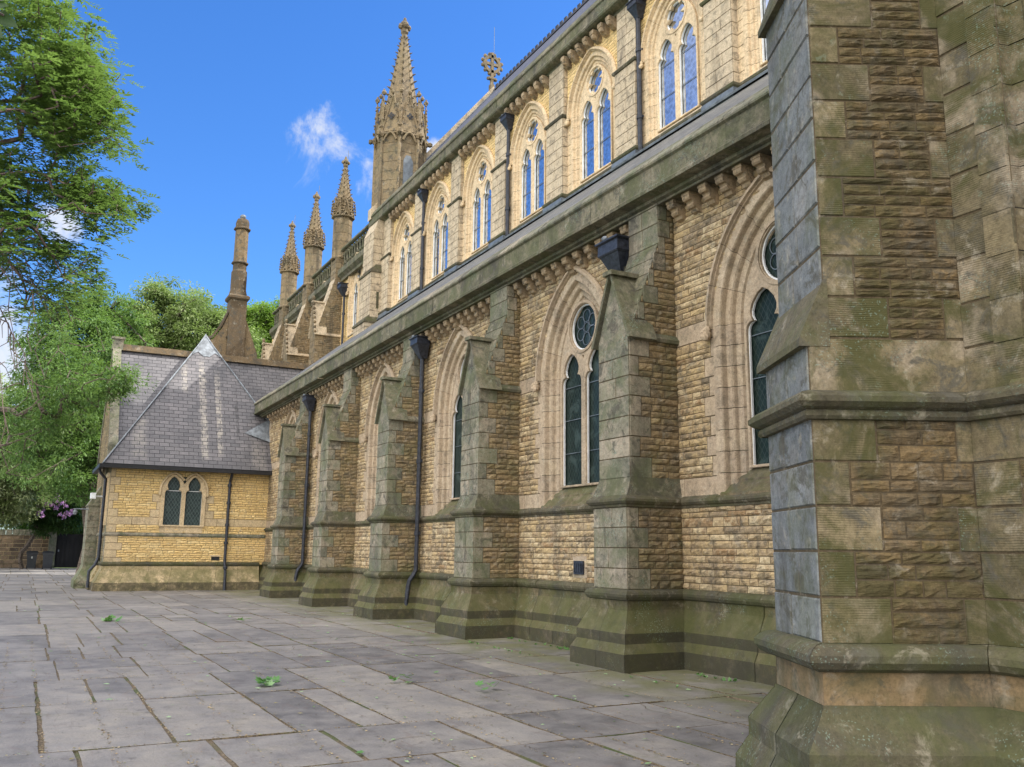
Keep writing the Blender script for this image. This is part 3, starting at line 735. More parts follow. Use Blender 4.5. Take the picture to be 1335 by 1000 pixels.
# --- aisle wall
XR, XL = -2.0, -37.35
WINP = dict(w=.77, R=1.58, spring=4.85, sill=2.78, sillb=2.43, depth=.25, band=.46, mull=.05, lzs=4.70, lrise=.58, oz=5.71, orad=.44, mat='ash_warm', sillmat='moss', glass='glass_low', fw=.016, petals=True, bars=3, barmat='leaddark')
CW = [-13.6, -18.62, -23.64, -28.66, -33.68, -8.58]
def ex_aisle(z):
    out = []
    for c in CW:
        h = 0
        if z >= 2.42: 
            h = arch_half(.77, 1.58, 4.85, max(z, 2.42), .42)
        if h > 0: out.append((c-h-XL, c+h-XL))
    return out
mb = MB()
segs = [(XL, -30.0, .55), (-30., -20., .8), (-20, -5.6, 1.05)]
for a, b, lod in segs:
    F = Fr((XL, WY, 0), (1,0,0), (0,-1,0))
    wall(mb, F, a-XL, b-XL, 1.08, 2.27, G=.285, lod=lod, qL=(a == XL))
    wall(mb, F, a-XL, b-XL, 2.40, 7.02, excl=ex_aisle, jq=lambda z: z < 4.8, bands=[(2.4,2.68),(4.62,4.86)], G=.285, q1=.04+.12, q2=.30, lod=lod, qL=(a == XL))
aw = mb.build('aisle_wall', ['ash_warm', 'rub_aisle', 'mortar'], church)
# plinth, roll, string along the wall between piers
pl = MB(); rl = MB(); stc = MB()
edges = [XL]+sum([[c-.43, c+.43] for c in sorted(PC+[-6.06])], [])+[-2.0]
for i in range(0, len(edges)-1, 2):
    a, b = edges[i], edges[i+1]
    for (p, nm_, mt_) in ((PLINTH, 'plinth', 'moss'),(ROLL, 'plinth_roll', 'moss_shade'),(STRING, 'string_course', 'moss_shade')):
        f = MB(); roll_profile(f, [(a, WY), (b, WY)], [(o*(.9 if nm_ == 'plinth' else 1), z) for o, z in p]); f.build(nm_, mt_, church)
win0 = make_window(church, (CW[0], WY, 0), WINP)
for c in CW[1:]:
    copy_tree(win0, church, (c-CW[0], 0, 0))
QB = dict(hw=.43, y1=7.6, y2=7.69, z=(1.085, 2.25, 4.80, 7.02), zslope=6.35, ytop=8.29, zapex=5.84, mats=['ash_pier', 'rub_pier', 'mortar', 'ash_pier', 'weather'])
for i, c in enumerate([-6.06]+PC):
    q = dict(QB); q['lod'] = 1.1 if i < 3 else .7
    buttress(church, c, WY, q)
# --- cornice, corbels
cb_ = MB()
FY = 8.05
prof = [(0, 6.98), (.30, 6.985), (.30, 7.03), (.36, 7.05), (.36, 7.10), (.55, 7.12), (.56, 7.17), (.53, 7.20), (.53, 7.50), (.57, 7.53)]
prof2 = [(.57, 7.53), (.58, 7.56), (.56, 7.60), (.42, 7.74), (.36, 7.745), (.36, 7.79), (.30, 7.85), (.2, 7.86)]
lp = MB(); roll_profile(lp, [(-37.4, WY+3.5), (-37.4, WY), (-2.0, WY)], prof2); lp.build('cornice_lip', 'ash_pier', church)
roll_profile(cb_, [(-37.4, WY+3.5), (-37.4, WY), (-2.0, WY)], prof)
x = -37.2
while x < -5.5:
    cb_.box(x, x+.05, WY-.355, WY-.28, 7.055, 7.095, .3); x += .11
cb_.build('cornice', 'weather', church)
sf = MB(); sf.box(-37.3, -2.0, WY-.03, WY+.01, 6.93, 7.01, .2); sf.box(-37.3, -2.0, WY-.33, WY-.01, 6.972, 6.984, .2); sf.build('cornice_soffit_shade', 'moss_shade', church)  # dark strips paint the shade behind the corbels and under the cornice
cm = corbel_mesh(); cor0 = cm.build('corbel', 'corbel', church, (-10.3, WY, 6.69))
cor_me = cor0.data; ccount = 1
for i in range(len(PC)):
    a = (PC[i]+.43); b = (PC[i-1]-.43) if i else -6.5
    n = int((b-a)/.36)
    for k in range(n):
        xx = a+.20+k*(b-a-.40)/(n-1)
        if i == 0 and k == 0: cor0.location = Vector((xx, WY, 6.69))-WORLD['church']; continue
        link('corbel', cor_me, church, (xx, WY, 6.69)); ccount += 1
for k in range(12): link('corbel', cor_me, church, (-31.9-k*.44, WY, 6.69))
# --- roof of the aisle
def slate_plane(name, pts, mat, parent, uo=None):
    """pts: quad/polygon; UV u along horizontal, v down-up slope, measured from pts[0]"""
    P = [Vector(p) for p in pts]; n = (P[1]-P[0]).cross(P[2]-P[0]).normalized()
    if n.z < 0: P = P[::-1]; n = -n
    h = Vector((-n.y, n.x, 0)).normalized() if abs(n.z) < .999 else Vector((1,0,0))
    v = n.cross(h); o = Vector(uo) if uo else P[0]
    mb = MB(); mb.add([tuple(p) for p in P]+[tuple(p-n*.06) for p in P], [tuple(range(len(P))), tuple(range(2*len(P)-1, len(P)-1, -1))]+[(i, len(P)+i, len(P)+(i+1)%len(P), (i+1)%len(P)) for i in range(len(P))])
    mb.uv = [((p-o).dot(h), (p-o).dot(v)) for p in P]*2
    return mb.build(name, mat, parent)
r_ = slate_plane('aisle_roof', [(-37.2, 8.28, 7.80), (-2.0, 8.28, 7.80), (-2.0, 12.14, 10.98), (-37.2, 12.14, 10.98)], 'slate_aisle', church)
fl = MB(); fl.prism([(11.85, 10.80), (12.13, 11.02), (12.13, 11.08), (11.83, 10.84)], 'x', -34.9, -2.0); fl.build('lead_flashing', 'lead', church)
# --- clerestory
CY = 12.15
CC = [-14.97-3.37*k for k in range(-4, 6)]
PCX = [c-3.37/2 for c in CC]
CX0, CX1 = -35.2, -.2
WC = dict(w=.715, R=1.16, spring=13.28, sill=11.33, sillb=11.14, depth=.16, band=.34, mull=.055, lzs=12.98, lrise=.56, oz=13.93, orad=.365, mat='cler_ash', sillmat='cler_pier', glass='glass_up', fw=.021, cusps=6, cd=.40, bars=2, barmat='leaddark')
def ex_cler(z):
    out = []
    for c in CC:
        h = arch_half(.69, 1.135, 13.28, max(z, 11.3), .33) if z > 11.1 else 0
        if h > 0: out.append((c-h-CX0, c+h-CX0))
    for c in PCX: out.append((c-.42-CX0, c+.42-CX0))
    return out
mb = MB()
wall(mb, Fr((CX0, CY, 0), (1,0,0), (0,-1,0)), 0, CX1-CX0, 11.1, 15.15, excl=ex_cler, jq=lambda z: z < 13.2, G=.285, q1=.10, q2=.22, lod=.55, slen=(.2,.55))
mb.build('clerestory_wall', ['cler_ash', 'cler_rub', 'mortar'], church)
cw0 = make_window(church, (CC[0], CY, 0), WC)
for c in CC[1:]: copy_tree(cw0, church, (c-CC[0], 0, 0))
for i, c in enumerate(PCX):
    p = MB()
    for (z0, z1, dy, hw_) in ((11.1, 13.38, .17, .43), (13.45, 15.15, .11, .40)):
        wall(p, Fr((c-hw_, CY-dy, 0), (1,0,0), (0,-1,0)), 0, 2*hw_, z0, z1, rub=False, alen=(.3,.6), G=.30)
        for s in (-1, 1): wall(p, Fr((c+s*hw_, CY-dy, 0), (0,1,0), (s,0,0)), 0, dy+.02, z0, z1, rub=False, alen=(.3,.6), G=.30)
    roll_profile(p, [(c-.43, CY), (c-.43, CY-.17), (c+.43, CY-.17), (c+.43, CY)], [(0, 13.36), (.04, 13.37), (.06, 13.42), (.04, 13.46), (-.06, 13.52)], mi=3)
    p.build('pilaster', ['cler_pier', 'cler_rub', 'mortar', 'moss_shade'], church)
st = MB()
for i, c in enumerate(PCX): pass
pts = []
for c in sorted(PCX): pts += [(c-.43, CY), (c-.43, CY-.17), (c+.43, CY-.17), (c+.43, CY)]
roll_profile(st, [(CX0, CY)]+pts+[(CX1, CY)], [(0, 11.0), (.05, 11.01), (.085, 11.05), (.09, 11.10), (.05, 11.14), (0, 11.16)])
st.build('clerestory_string_course', 'moss_shade', church)
for c in PCX:
    ap = MB(); ap.box(c-.5, c+.5, CY-.25, CY, 10.7, 11.0, .5); ap.build('lead_apron', 'leaddark', church)
co = MB()
roll_profile(co, [(-35.2, CY), (-.2, CY)], [(0, 15.06), (.12, 15.06), (.14, 15.12), (.30, 15.14), (.36, 15.17), (.38, 15.22), (.36, 15.26), (.36, 15.50), (.40, 15.53), (.40, 15.58), (.30, 15.78), (.20, 15.84)])
co.build('clerestory_cornice', 'weather', church)
# corbels of the clerestory: nearest ones as parts of their own
sc = MB(); left = 100-len([o for o in church.children if o.name.startswith('corbel')])
for ci, c in enumerate(CC):
    n = 7
    for k in range(n):
        xx = c-1.10+k*2.2/(n-1)
        sc.prism([(CY+.0, 15.08), (CY-.28, 15.08), (CY-.28, 14.97), (CY-.20, 14.92), (CY-.19, 14.86), (CY-.10, 14.80), (CY, 14.77)], 'x', xx-.085, xx+.085, rnd.random())
        blob(sc, (xx, CY-.2, 14.93), .09, 6, 4, rnd.random())
o = sc.build('corbel_table', 'corbel', church); o['kind'] = 'stuff'
# nave roof
slate_plane('nave_roof', [(-34.9, 11.9, 15.75), (-.2, 11.9, 15.75), (-.2, 17.5, 22.85), (-34.9, 17.5, 22.85)], 'slate_dark', church)
slate_plane('nave_roof', [(-34.9, 17.5, 22.85), (-.2, 17.5, 22.85), (-.2, 23.1, 15.75), (-34.9, 23.1, 15.75)], 'slate_dark', church)
rg = MB()
rg.prism([(17.42, 22.82), (17.58, 22.82), (17.54, 22.95), (17.46, 22.95)], 'x', -34.8, -.2)
x = -34.6
while x < -.4: rg.box(x, x+.20, 17.47, 17.53, 22.94, 23.10); x += .34
rg.build('ridge_crest', 'slate_dark', church)
# gable verge + cross
gv = MB()
for s in (-1, 1):
    pa = [(17.5, 23.15), (17.5, 22.6), (17.5+s*5.75, 15.45), (17.5+s*5.75, 15.95)]
    gv.prism(pa, 'x', -35.25, -34.85, .5)
gv.prism([(11.8, 11), (23.2, 11), (23.2, 15.7), (17.5, 22.9), (11.8, 15.7)], 'x', -35.2, -34.9, .5)
gv.build('gable_coping', 'cler_pier', church, fix=True)
lf = MB(); lf.prism([(17.45, 22.86), (11.95, 15.89), (11.95, 15.83), (17.45, 22.80)], 'x', -34.85, -34.6); lf.build('verge_flashing', 'lead', church, fix=True)
cr_ = MB(); X0 = -35.05; cy0 = 17.5
cr_.box(X0-.10, X0+.10, cy0-.10, cy0+.10, 22.9, 26.05, .5)
cr_.box(X0-.16, X0+.16, cy0-.16, cy0+.16, 23.0, 23.55, .5)
cr_.box(X0-.14, X0+.14, cy0-.30, cy0+.30, 23.95, 24.10, .5)
cr_.box(X0-.09, X0+.09, cy0-.72, cy0+.72, 25.05, 25.25, .5)
n = 24; rings = []
for i in range(n+1):
    a = 2*math.pi*i/n; c_, s_ = math.cos(a), math.sin(a)
    rings.append([(X0-.10, cy0+c_*.48, 25.15+s_*.48), (X0+.10, cy0+c_*.48, 25.15+s_*.48), (X0+.10, cy0+c_*.70, 25.15+s_*.70), (X0-.10, cy0+c_*.70, 25.15+s_*.70)])
cr_.rings(rings, cap0=False, cap1=False)
for i in range(12):
    a = 2*math.pi*(i+.5)/12; blob(cr_, (X0, cy0+.78*math.cos(a), 25.15+.78*math.sin(a)), .14, 6, 4)
for s in (-1, 1): blob(cr_, (X0, cy0+s*.3, 24.0), .13)
cr_.v = [(X0+(x-X0)*.66, cy0+(y-cy0)*.66, 22.85+(z-22.85)*.66) for x, y, z in cr_.v]
cr_.build('gable_cross', 'spire', church, fix=True)
# core walls so that no light passes through the body
core = MB(); core.box(-35, -.2, 12.4, 23.0, 0, 15.7); core.box(-37.2, -2.2, 8.95, 12.4, 0, 7.6); core.box(-53.5, -35, 12.5, 21.0, 0, 14.9)
core.prism([(12.5, 14.9), (21, 14.9), (16.7, 20)], 'x', -53.4, -35.3)
core.build('inner_wall', 'mortar', church)
# --- rainwater pipes
def pipe_with_hopper(x, y, ztop, zbot, hs, foot=None, swan=True, parent=church, r=.055):
    m_ = MB()
    if swan: pts = [(x, y, ztop), (x, y, 1.14), (x, y-.05, 1.04), (x, y-.16, .88), (x, y-.19, .74), (x, y-.24, .30), (x+.01, y-.27, .12), (x+.04, y-.36, .015)]
    else: pts = [(x, y, ztop), (x, y, zbot)]
    m_.tube(pts, r, 8)
    z = ztop-.9
    while z > (1.2 if swan else zbot):
        m_.tube([(x, y, z), (x, y, z+.09)], r*1.35, 8); m_.box(x-.10, x+.10, y+.02, y+.05, z+.02, z+.07); z -= 1.75
    p = m_.build('downpipe', 'iron', parent)
    if hs:
        h_ = MB(); a = hs
        def rg_(w1, d1, z): return [(x-w1, y-d1, z), (x+w1, y-d1, z), (x+w1, y+.10, z), (x-w1, y+.10, z)]
        h_.rings([rg_(a*.28, a*.2, ztop-.02), rg_(a*.34, a*.34, ztop+.05), rg_(a*.72, a*.78, ztop+a*1.05), rg_(a*.76, a*.82, ztop+a*1.05), rg_(a*.8, a*.86, ztop+a*1.12), rg_(a*.78, a*.84, ztop+a*1.6), rg_(a*.9, a*.95, ztop+a*1.66), rg_(a*.9, a*.95, ztop+a*1.74)])
        h_.build('hopper', 'iron', p)
        c_ = MB(); blob(c_, (x-a*.3, y-a*.8, ztop+a*1.88), a*.13, 8, 5, sq=(1.5,1,1)); c_.build('leaf_guard', 'lead', p)
    return p
pipe_with_hopper(-20.52, 8.42, 6.36, .1, .29)
pipe_with_hopper(-30.60, 8.42, 6.36, .1, .29)
pipe_with_hopper(-11.78, 8.38, 6.08, .1, .36)
for c in PCX[4:][::2]:
    pipe_with_hopper(c+.52, CY-.12, 14.45, 10.95, .24, swan=False, r=.06)
# ventilation grilles
for (x, z, w2) in ((-13.45, 1.33, .15), (-18.05, 1.33, .17), (-22.6, 1.33, .15)):
    g = MB(); g.box(x-w2-.07, x+w2+.07, WY-.02, WY+.02, z-.17, z+.20, .8)
    g.build('vent_surround', 'ash_warm', church)
    g = MB(); g.box(x-w2, x+w2, WY-.055, WY, z-.11, z+.12, .5); g.box(x-w2+.05, x+w2-.05, WY-.075, WY-.05, z-.07, z+.08, .5)
    for k in range(4): g.box(x-w2+.05+k*.07, x-w2+.06+k*.07, WY-.085, WY-.07, z-.07, z+.08)
    g.build('vent_grille', 'iron', church)
# --- end buttress of the nave
eb = MB()
def plain_box(mb_, x0, x1, y0, y1, z0, z1, rub=False, lod=.5):
    wall(mb_, Fr((x0, y0, 0), (1,0,0), (0,-1,0)), 0, x1-x0, z0, z1, rub=False, alen=(.35,.8), lod=lod)
    wall(mb_, Fr((x1, y0, 0), (0,1,0), (1,0,0)), 0, y1-y0, z0, z1, rub=rub, alen=(.35,.8), lod=lod, qL=rub)
    wall(mb_, Fr((x0, y0, 0), (0,1,0), (-1,0,0)), 0, y1-y0, z0, z1, rub=False, alen=(.35,.8), lod=lod)
plain_box(eb, -35.3, -33.9, 11.55, CY+.3, 10.9, 12.9)
plain_box(eb, -35.2, -33.95, 11.62, CY+.3, 13.05, 14.6)
plain_box(eb, -35.3, -33.9, 11.35, CY+.3, 8.0, 10.75)
for (z, a, b_) in ((10.75, .04, 11.33), (12.9, .03, 11.53)):
    eb.rings([[(-35.36,b_-a,z-.08),(-33.84,b_-a,z-.08),(-33.84,CY,z-.08),(-35.36,CY,z-.08)],[(-35.36,b_-a,z),(-33.84,b_-a,z),(-33.84,CY,z),(-35.36,CY,z)],[(-35.25,b_+.22,z+.28),(-33.92,b_+.22,z+.28),(-33.92,CY,z+.28),(-35.25,CY,z+.28)]], mi=3)
eb.rings([[(-35.2,11.6,14.6),(-33.95,11.6,14.6),(-33.95,CY,14.6),(-35.2,CY,14.6)],[(-35.2,12.1,15.9),(-33.95,12.1,15.9),(-33.95,CY+.1,15.9),(-35.2,CY+.1,15.9)]], mi=0)
eb.box(-33.905, -33.88, 11.8, 11.9, 11.3, 12.0, 0., 3)
eb.build('nave_end_buttress', ['cler_pier', 'cler_rub', 'mortar', 'moss_shade'], church)
# --- octagonal things: pinnacles and the spire turret
def octring(cx, cyy, r, z, rot=math.pi/8, n=8): return [(cx+r*math.cos(rot+2*math.pi*i/n), cyy+r*math.sin(rot+2*math.pi*i/n), z) for i in range(n)]
def crocketed_spire(parent, name, cx, cyy, r, zb, zs, zg, zt, label=None, n_cr=12, cs=.1, shaft_detail=False):
    big = shaft_detail
    sh = MB(); K = 1/math.cos(math.pi/8)
    zz = zb; rings = []; prev = octring(cx, cyy, r*K, zb)
    nst = max(2, int((zs-zb)/.42))
    for i in range(nst):
        nxt = octring(cx, cyy, r*K, zb+(zs-zb)*(i+1)/nst)
        mid = octring(cx, cyy, r*K, zb+(zs-zb)*(i+1)/nst-.02)
        sh.rings([prev, mid], cap0=False, cap1=False, tone=rnd.random()); sh.rings([mid, octring(cx, cyy, r*K-.015, zb+(zs-zb)*(i+1)/nst-.01), nxt], cap0=False, cap1=False, tone=0); prev = nxt
    for zq, e in ((zb, .07), (zs, .10)):
        sh.rings([octring(cx, cyy, (r)*K, zq-.08), octring(cx, cyy, (r+e)*K, zq-.03), octring(cx, cyy, (r+e)*K, zq+.03), octring(cx, cyy, r*K, zq+.1)], cap0=False, cap1=False, tone=.2)
    if shaft_detail:
        for i in range(8):
            a = math.pi/8+2*math.pi*i/8
            px, py = cx+r*K*math.cos(a), cyy+r*K*math.sin(a)
            sh.tube([(px, py, zb), (px, py, zs)], .075, 6, .7); blob(sh, (px, py, zs), .17, 7, 4, .3); blob(sh, (cx+(r*K+.22)*math.cos(a), cyy+(r*K+.22)*math.sin(a), zs-.02), .12, 5, 3, .2)
    p = sh.build(name, 'spire', parent, fix=False)
    if label: p['label'] = label
    cs_full = cs; cs = cs*(.62 if big else 1.)
    gb = MB()
    gb.rings([octring(cx, cyy, r*K*1.0, zs+.05), octring(cx, cyy, r*K*.93, zg-(zg-zs)*.25)], cap0=False, cap1=False, tone=.5)
    side = 2*r*math.tan(math.pi/8)
    for i in range(8):
        a = 2*math.pi*i/8; F = Fr((cx+r*1.0*math.cos(a), cyy+r*1.0*math.sin(a), 0), (-math.sin(a), math.cos(a), 0), (math.cos(a), math.sin(a), 0))
        hw_ = side/2
        tri = [(-hw_, zs+.1), (hw_, zs+.1), (0, zg)]
        lean = lambda z: .05-.16*r*max(0,(z-zs)/(zg-zs))
        gb.add([F.p(x, z, lean(z)) for x, z in tri]+[F.p(x, z, -.12*r) for x, z in tri], [(0,1,2),(5,4,3),(0,3,4,1),(1,4,5,2),(2,5,3,0)], .6)
        for s in (-1, 1):
            gb.tube([F.p(s*hw_, zs+.1, .05), F.p(0, zg, .05-.16*r)], .035+.015*r, 5, .3)
            for q in range(5):
                t_ = (q+.6)/5.4; gb_c = F.p(s*hw_*(1-t_)+s*.03, zs+.1+(zg-zs-.1)*t_+.03, .12); blob(gb, gb_c, cs*.42, 5, 3)
        # blind pointed arch + quatrefoil
        aw_ = hw_*.72; pr = None; za_ = zs-(.35 if shaft_detail else .0); rise = aw_*1.25
        pts = []
        for q in range(13):
            t_ = q/12; x = -aw_+2*aw_*t_; zz = za_+rise*(1-abs(2*t_-1)**1.9); pts.append(F.p(x, zz, .09))
        gb.tube(pts, .03+.02*r, 5, .6)
        cz_ = zs+(zg-zs)*.42
        if shaft_detail:
            for (dx, dz) in ((.09,0),(-.09,0),(0,.09),(0,-.09)):
                c0 = F.p(dx, cz_+dz, .055); gb.add([F.p(dx+.07*math.cos(u), cz_+dz+.07*math.sin(u), .056) for u in [k*math.pi/4 for k in range(8)]], [tuple(range(8))], 0, 1)
        blob(gb, F.p(0, zg+.06, -.02), cs*.75, 6, 4); gb.tube([F.p(0, zg-.04, .0), F.p(0, zg+.2, -.02)], .03, 5)
        # corner pinnacles
        a2 = a+math.pi/8; c2_ = (cx+r*K*.99*math.cos(a2), cyy+r*K*.99*math.sin(a2))
        zc2 = zs+(zg-zs)*(1.02 if big else .6)
        hh = r*(.075 if big else .06)
        if big: blob(gb, (c2_[0], c2_[1], zc2+.02), .11, 6, 4); blob(gb, (c2_[0], c2_[1], zc2+.16), .05, 5, 3)
        gb.rings([octring(c2_[0], c2_[1], hh, zs, 0, 4), octring(c2_[0], c2_[1], hh, zs+(zc2-zs)*.62, 0, 4), octring(c2_[0], c2_[1], .01, zc2, 0, 4)], tone=.4)
        for q in range(4): blob(gb, (c2_[0]+hh*.6*math.cos(a2), c2_[1]+hh*.6*math.sin(a2), zs+(zc2-zs)*(.35+.16*q)), cs*.3, 5, 3)
    gb.build('gablets', ['spire', 'gutter'], p)
    cs = cs_full*(.85 if big else 1.)
    spm = MB(); r0 = r*(.84 if big else .95)
    spm.rings([octring(cx, cyy, r0*K, zs+.3), octring(cx, cyy, .04+.07*r, zt)], tone=.5)
    for i in range(8):
        a = math.pi/8+2*math.pi*i/8
        spm.tube([(cx+r0*K*math.cos(a), cyy+r0*K*math.sin(a), zs+.3), (cx+.05*math.cos(a), cyy+.05*math.sin(a), zt)], .03*r+.015, 4, .4)
        for q in range(n_cr):
            t_ = (q+.8)/(n_cr+.6); rr = r0*K*(1-t_)+.05*t_
            z = zs+.3+(zt-zs-.3)*t_
            c0 = Vector((cx+(rr+cs*.5)*math.cos(a), cyy+(rr+cs*.5)*math.sin(a), z)); dirr = Vector((math.cos(a), math.sin(a), .25)).normalized()
            sz = cs*(1-.35*t_)
            tip = c0+dirr*sz*.9; tn = Vector((-math.sin(a), math.cos(a), 0))*sz*.45; upv = Vector((0,0,1))*sz*.38
            base = c0-dirr*sz*.8
            spm.add([tuple(base), tuple(c0+tn), tuple(c0+upv), tuple(c0-tn), tuple(c0-upv*1.2), tuple(tip+upv*.6)], [(0,1,2),(0,2,3),(0,3,4),(0,4,1),(5,2,1),(5,3,2),(5,4,3),(5,1,4)], .3)
    spm.build('spire', 'spire', p)
    fm = MB(); fm.tube([(cx, cyy, zt-.2), (cx, cyy, zt+cs*4.2)], [.05+.2*cs, .02], 6)
    blob(fm, (cx, cyy, zt+cs*.6), cs*1.1, 8, 5)
    for i in range(4):
        a = math.pi/2*i; blob(fm, (cx+cs*1.1*math.cos(a), cyy+cs*1.1*math.sin(a), zt+cs*1.9), cs*.8, 6, 4)
    blob(fm, (cx, cyy, zt+cs*2.6), cs*1.1, 8, 5); blob(fm, (cx, cyy, zt+cs*3.9), cs*.5, 6, 4, sq=(1,1,1.8))
    fm.build('finial', 'spire', p)
    return p
crocketed_spire(church, 'spire_turret', -34.95, 13.0, 1.0, 15.0, 19.25, 21.15, 24.55, 'great octagonal turret with tall crocketed spire rising where nave meets chancel', 14, .20, True)
# doorway-like opening in the turret
dm = MB(); F = Fr((-34.95+1.0*math.cos(0), 13.0, 0), (0,1,0), (1,0,0))
dm.add([F.p(-.22, 16.9, .03), F.p(.22, 16.9, .03), F.p(.22, 18.0, .03), F.p(.1, 18.25, .03), F.p(-.1, 18.25, .03), F.p(-.22, 18.0, .03)], [(0,1,2,3,4,5)], .9); dm.build('turret_louvre', 'leaddark', church)
# --- chancel beyond the turret
ch = MB()
CWX = [-37.55, -42.6, -47.65]
def ex_ch(z):
    out = []
    for c in CWX:
        h = arch_half(.69, 1.135, 13.28, max(z, 11.3), .33)-0
        if z > 11.1 and h > 0: out.append((c-h+53.5, c+h+53.5))
    return out
wall(ch, Fr((-53.5, CY, 0), (1,0,0), (0,-1,0)), 0, 18.2, 7.5, 14.3, excl=ex_ch, jq=lambda z: z < 13.2, q1=.1, q2=.22, lod=.5, slen=(.2,.6))
ch.build('chancel_wall', ['cler_ash', 'cler_rub', 'mortar'], church)
for c in CWX: copy_tree(cw0, church, (c-CC[0], 0, 0))
PX = [-40.1, -45.1, -50.1]
QC = dict(hw=.45, y1=10.7, y2=10.95, z=(5.0, 9.0, 11.35, 15.2), zslope=14.15, ytop=11.78, zapex=12.95, plinth=False, crockets=True, lod=.5, mats=['spire', 'spire', 'mortar', 'spire', 'cler_pier'])
for c in PX:
    buttress(church, c, CY, QC)
    crocketed_spire(church, 'pinnacle', c, CY-.02, .42, 15.2, 17.3, 18.15, 19.95, 'crocketed stone pinnacle above a chancel buttress', 9, .115)
pp = MB()
prev = -35.3
for i, c in enumerate(PX+[-53.5]):
    a, b = c+.46, prev; prev = c-.46
    roll_profile(pp, [(a, CY), (b, CY)], [(0, 13.95), (.14, 13.97), (.14, 14.10), (.30, 14.25), (.30, 14.50), (.22, 14.56), (.12, 14.58), (.12, 14.64)], mi=0)
    roll_profile(pp, [(a, CY), (b, CY)], [(.06, 15.45), (.14, 15.46), (.20, 15.50), (.20, 15.58), (.10, 15.66), (0, 15.70)], mi=0)
    pp.box(a, b, CY+.02, CY+.08, 14.6, 15.5, .2, 0)
    x = a+.1
    while x < b-.2:   # pierced wavy tracery
        pts = []
        for q in range(9):
            t_ = q/8; pts.append((x+.04+.26*t_+.07*math.sin(2*math.pi*t_), CY-.06, 14.64+.82*t_))
        pp.tube(pts, .045, 4, .6); blob(pp, (x+.30, CY-.07, 14.85), .08, 6, 3, .5); blob(pp, (x+.05, CY-.07, 15.28), .08, 6, 3, .5)
        x += .37
pp.build('balustrade', 'weather', church)
pipe_with_hopper(-38.9, CY-.15, 13.1, 10.0, .32, swan=False)
rd = MB()
for c in PX: rd.tube([(c-.35, CY+.2, 16), (c-.35, CY+.2, 21.0)], .012, 4)
rd.tube([(-34.95, 17.55, 24), (-34.95, 17.55, 26.3)], .012, 4)
rd.build('lightning_rod', 'leaddark', church)
# --- near polygonal projection with its big oblique buttress
BA = R(27)
ux = Vector((math.cos(BA), -math.sin(BA), 0)); uy = Vector((math.sin(BA), math.cos(BA), 0))  # along face (to the right), into the building
nc = Vector((-4.125, 4.40, 0))   # near corner of the stage below the string
W_ = .90
def nearbox(mbx, out, side, z0, z1, **kw):
    """out: setback of end face (+ in), side: extra half width"""
    o = nc + uy*out
    wall(mbx, Fr(o-ux*(W_+side), ux, -uy), 0, W_+2*side, z0, z1, rub=False, alen=(.28,.62), G=.30, mis=(0,1,2), lod=1.5)
    F = Fr(o+ux*side, uy, ux)
    wall(mbx, F, 0, 1.15-out, z0, z1, qL=True, qR=True, rub=True, q1=.20, q2=.43, qk=.55, G=.27, rows=kw.get('rows', 3), mis=(3,1,2), lod=1.5, slen=(.14,.36), bands=kw.get('bands', ()))
    F = Fr(o-ux*(W_+side), uy, -ux)
    wall(mbx, F, 0, 1.3-out, z0, z1, rub=False, mis=(0,1,2), alen=(.3,.7))
nb_ = MB()
nearbox(nb_, 0, 0, 1.06, 2.47)
nearbox(nb_, 0.0, .0, 2.62, 3.0, bands=[(2.62,3.0)])
nearbox(nb_, .12, -.0, 3.0, 5.80, rows=4)
nearbox(nb_, .24, -.0, 5.80, 9.2, rows=4)
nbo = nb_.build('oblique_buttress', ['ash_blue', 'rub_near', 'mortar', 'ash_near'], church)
nbo['label'] = 'big oblique buttress nearest the camera'
for (z0, z1, o0, o1) in ((2.99, 3.40, -.06, .125), (5.78, 6.3, .06, .245)):
    e = .04; wt = MB()
    a = nc+uy*o0-ux*(W_+e); b = nc+uy*o0+ux*.012; c = nc+uy*o1+ux*.012; d = nc+uy*o1-ux*(W_+e)
    vs = []
    for p, z in ((a, z0-.05), (b, z0-.05), (a, z0), (b, z0), (d, z1), (c, z1)): vs.append((p.x, p.y, z))
    g0 = nc+uy*(o1+.02); gl = g0-ux*(W_+e); gr = g0+ux*.012
    vs += [(gl.x, gl.y, z0-.05), (gr.x, gr.y, z0-.05), (gl.x, gl.y, z1), (gr.x, gr.y, z1)]
    wt.add(vs, [(0,1,3,2),(2,3,5,4),(4,5,9,8),(1,7,9,5,3),(0,2,4,8,6),(0,6,7,1)], .5)
    wt.build('weathering', 'moss_shade', nbo)
# plan path of plinth: left oblique wall -> buttress -> front wall
pl_ = nc-ux*W_+uy*1.3; pr_ = nc+uy*1.03
path = [(-6.6, 8.6), (pl_.x, pl_.y), ((nc-ux*W_).x, (nc-ux*W_).y), (nc.x, nc.y), (pr_.x, pr_.y), (-.3, pr_.y)]
q = MB(); roll_profile(q, path, [(.27, -.15), (.26, .18), (.18, .33), (.18, .45), (.03, .68), (.025, .70), (.0, .70)]); q.build('plinth', 'moss_shade', nbo)
q = MB(); roll_profile(q, path, [(.012, .69), (.012, .93)]); q.build('plinth_band', 'ash_band', nbo)
q = MB(); roll_profile(q, path, [(0, .90), (.05, .902), (.10, .925), (.13, .965), (.13, 1.005), (.10, 1.04), (.06, 1.062), (0, 1.07)]); q.build('plinth_roll', 'moss_shade', nbo)
q = MB(); roll_profile(q, path, [(0, 2.45), (.045, 2.455), (.06, 2.475), (.06, 2.50), (.045, 2.515), (.08, 2.53), (.115, 2.56), (.115, 2.595), (.08, 2.625), (0, 2.65)]); q.build('string_course', 'moss_shade', nbo)
nw = MB()
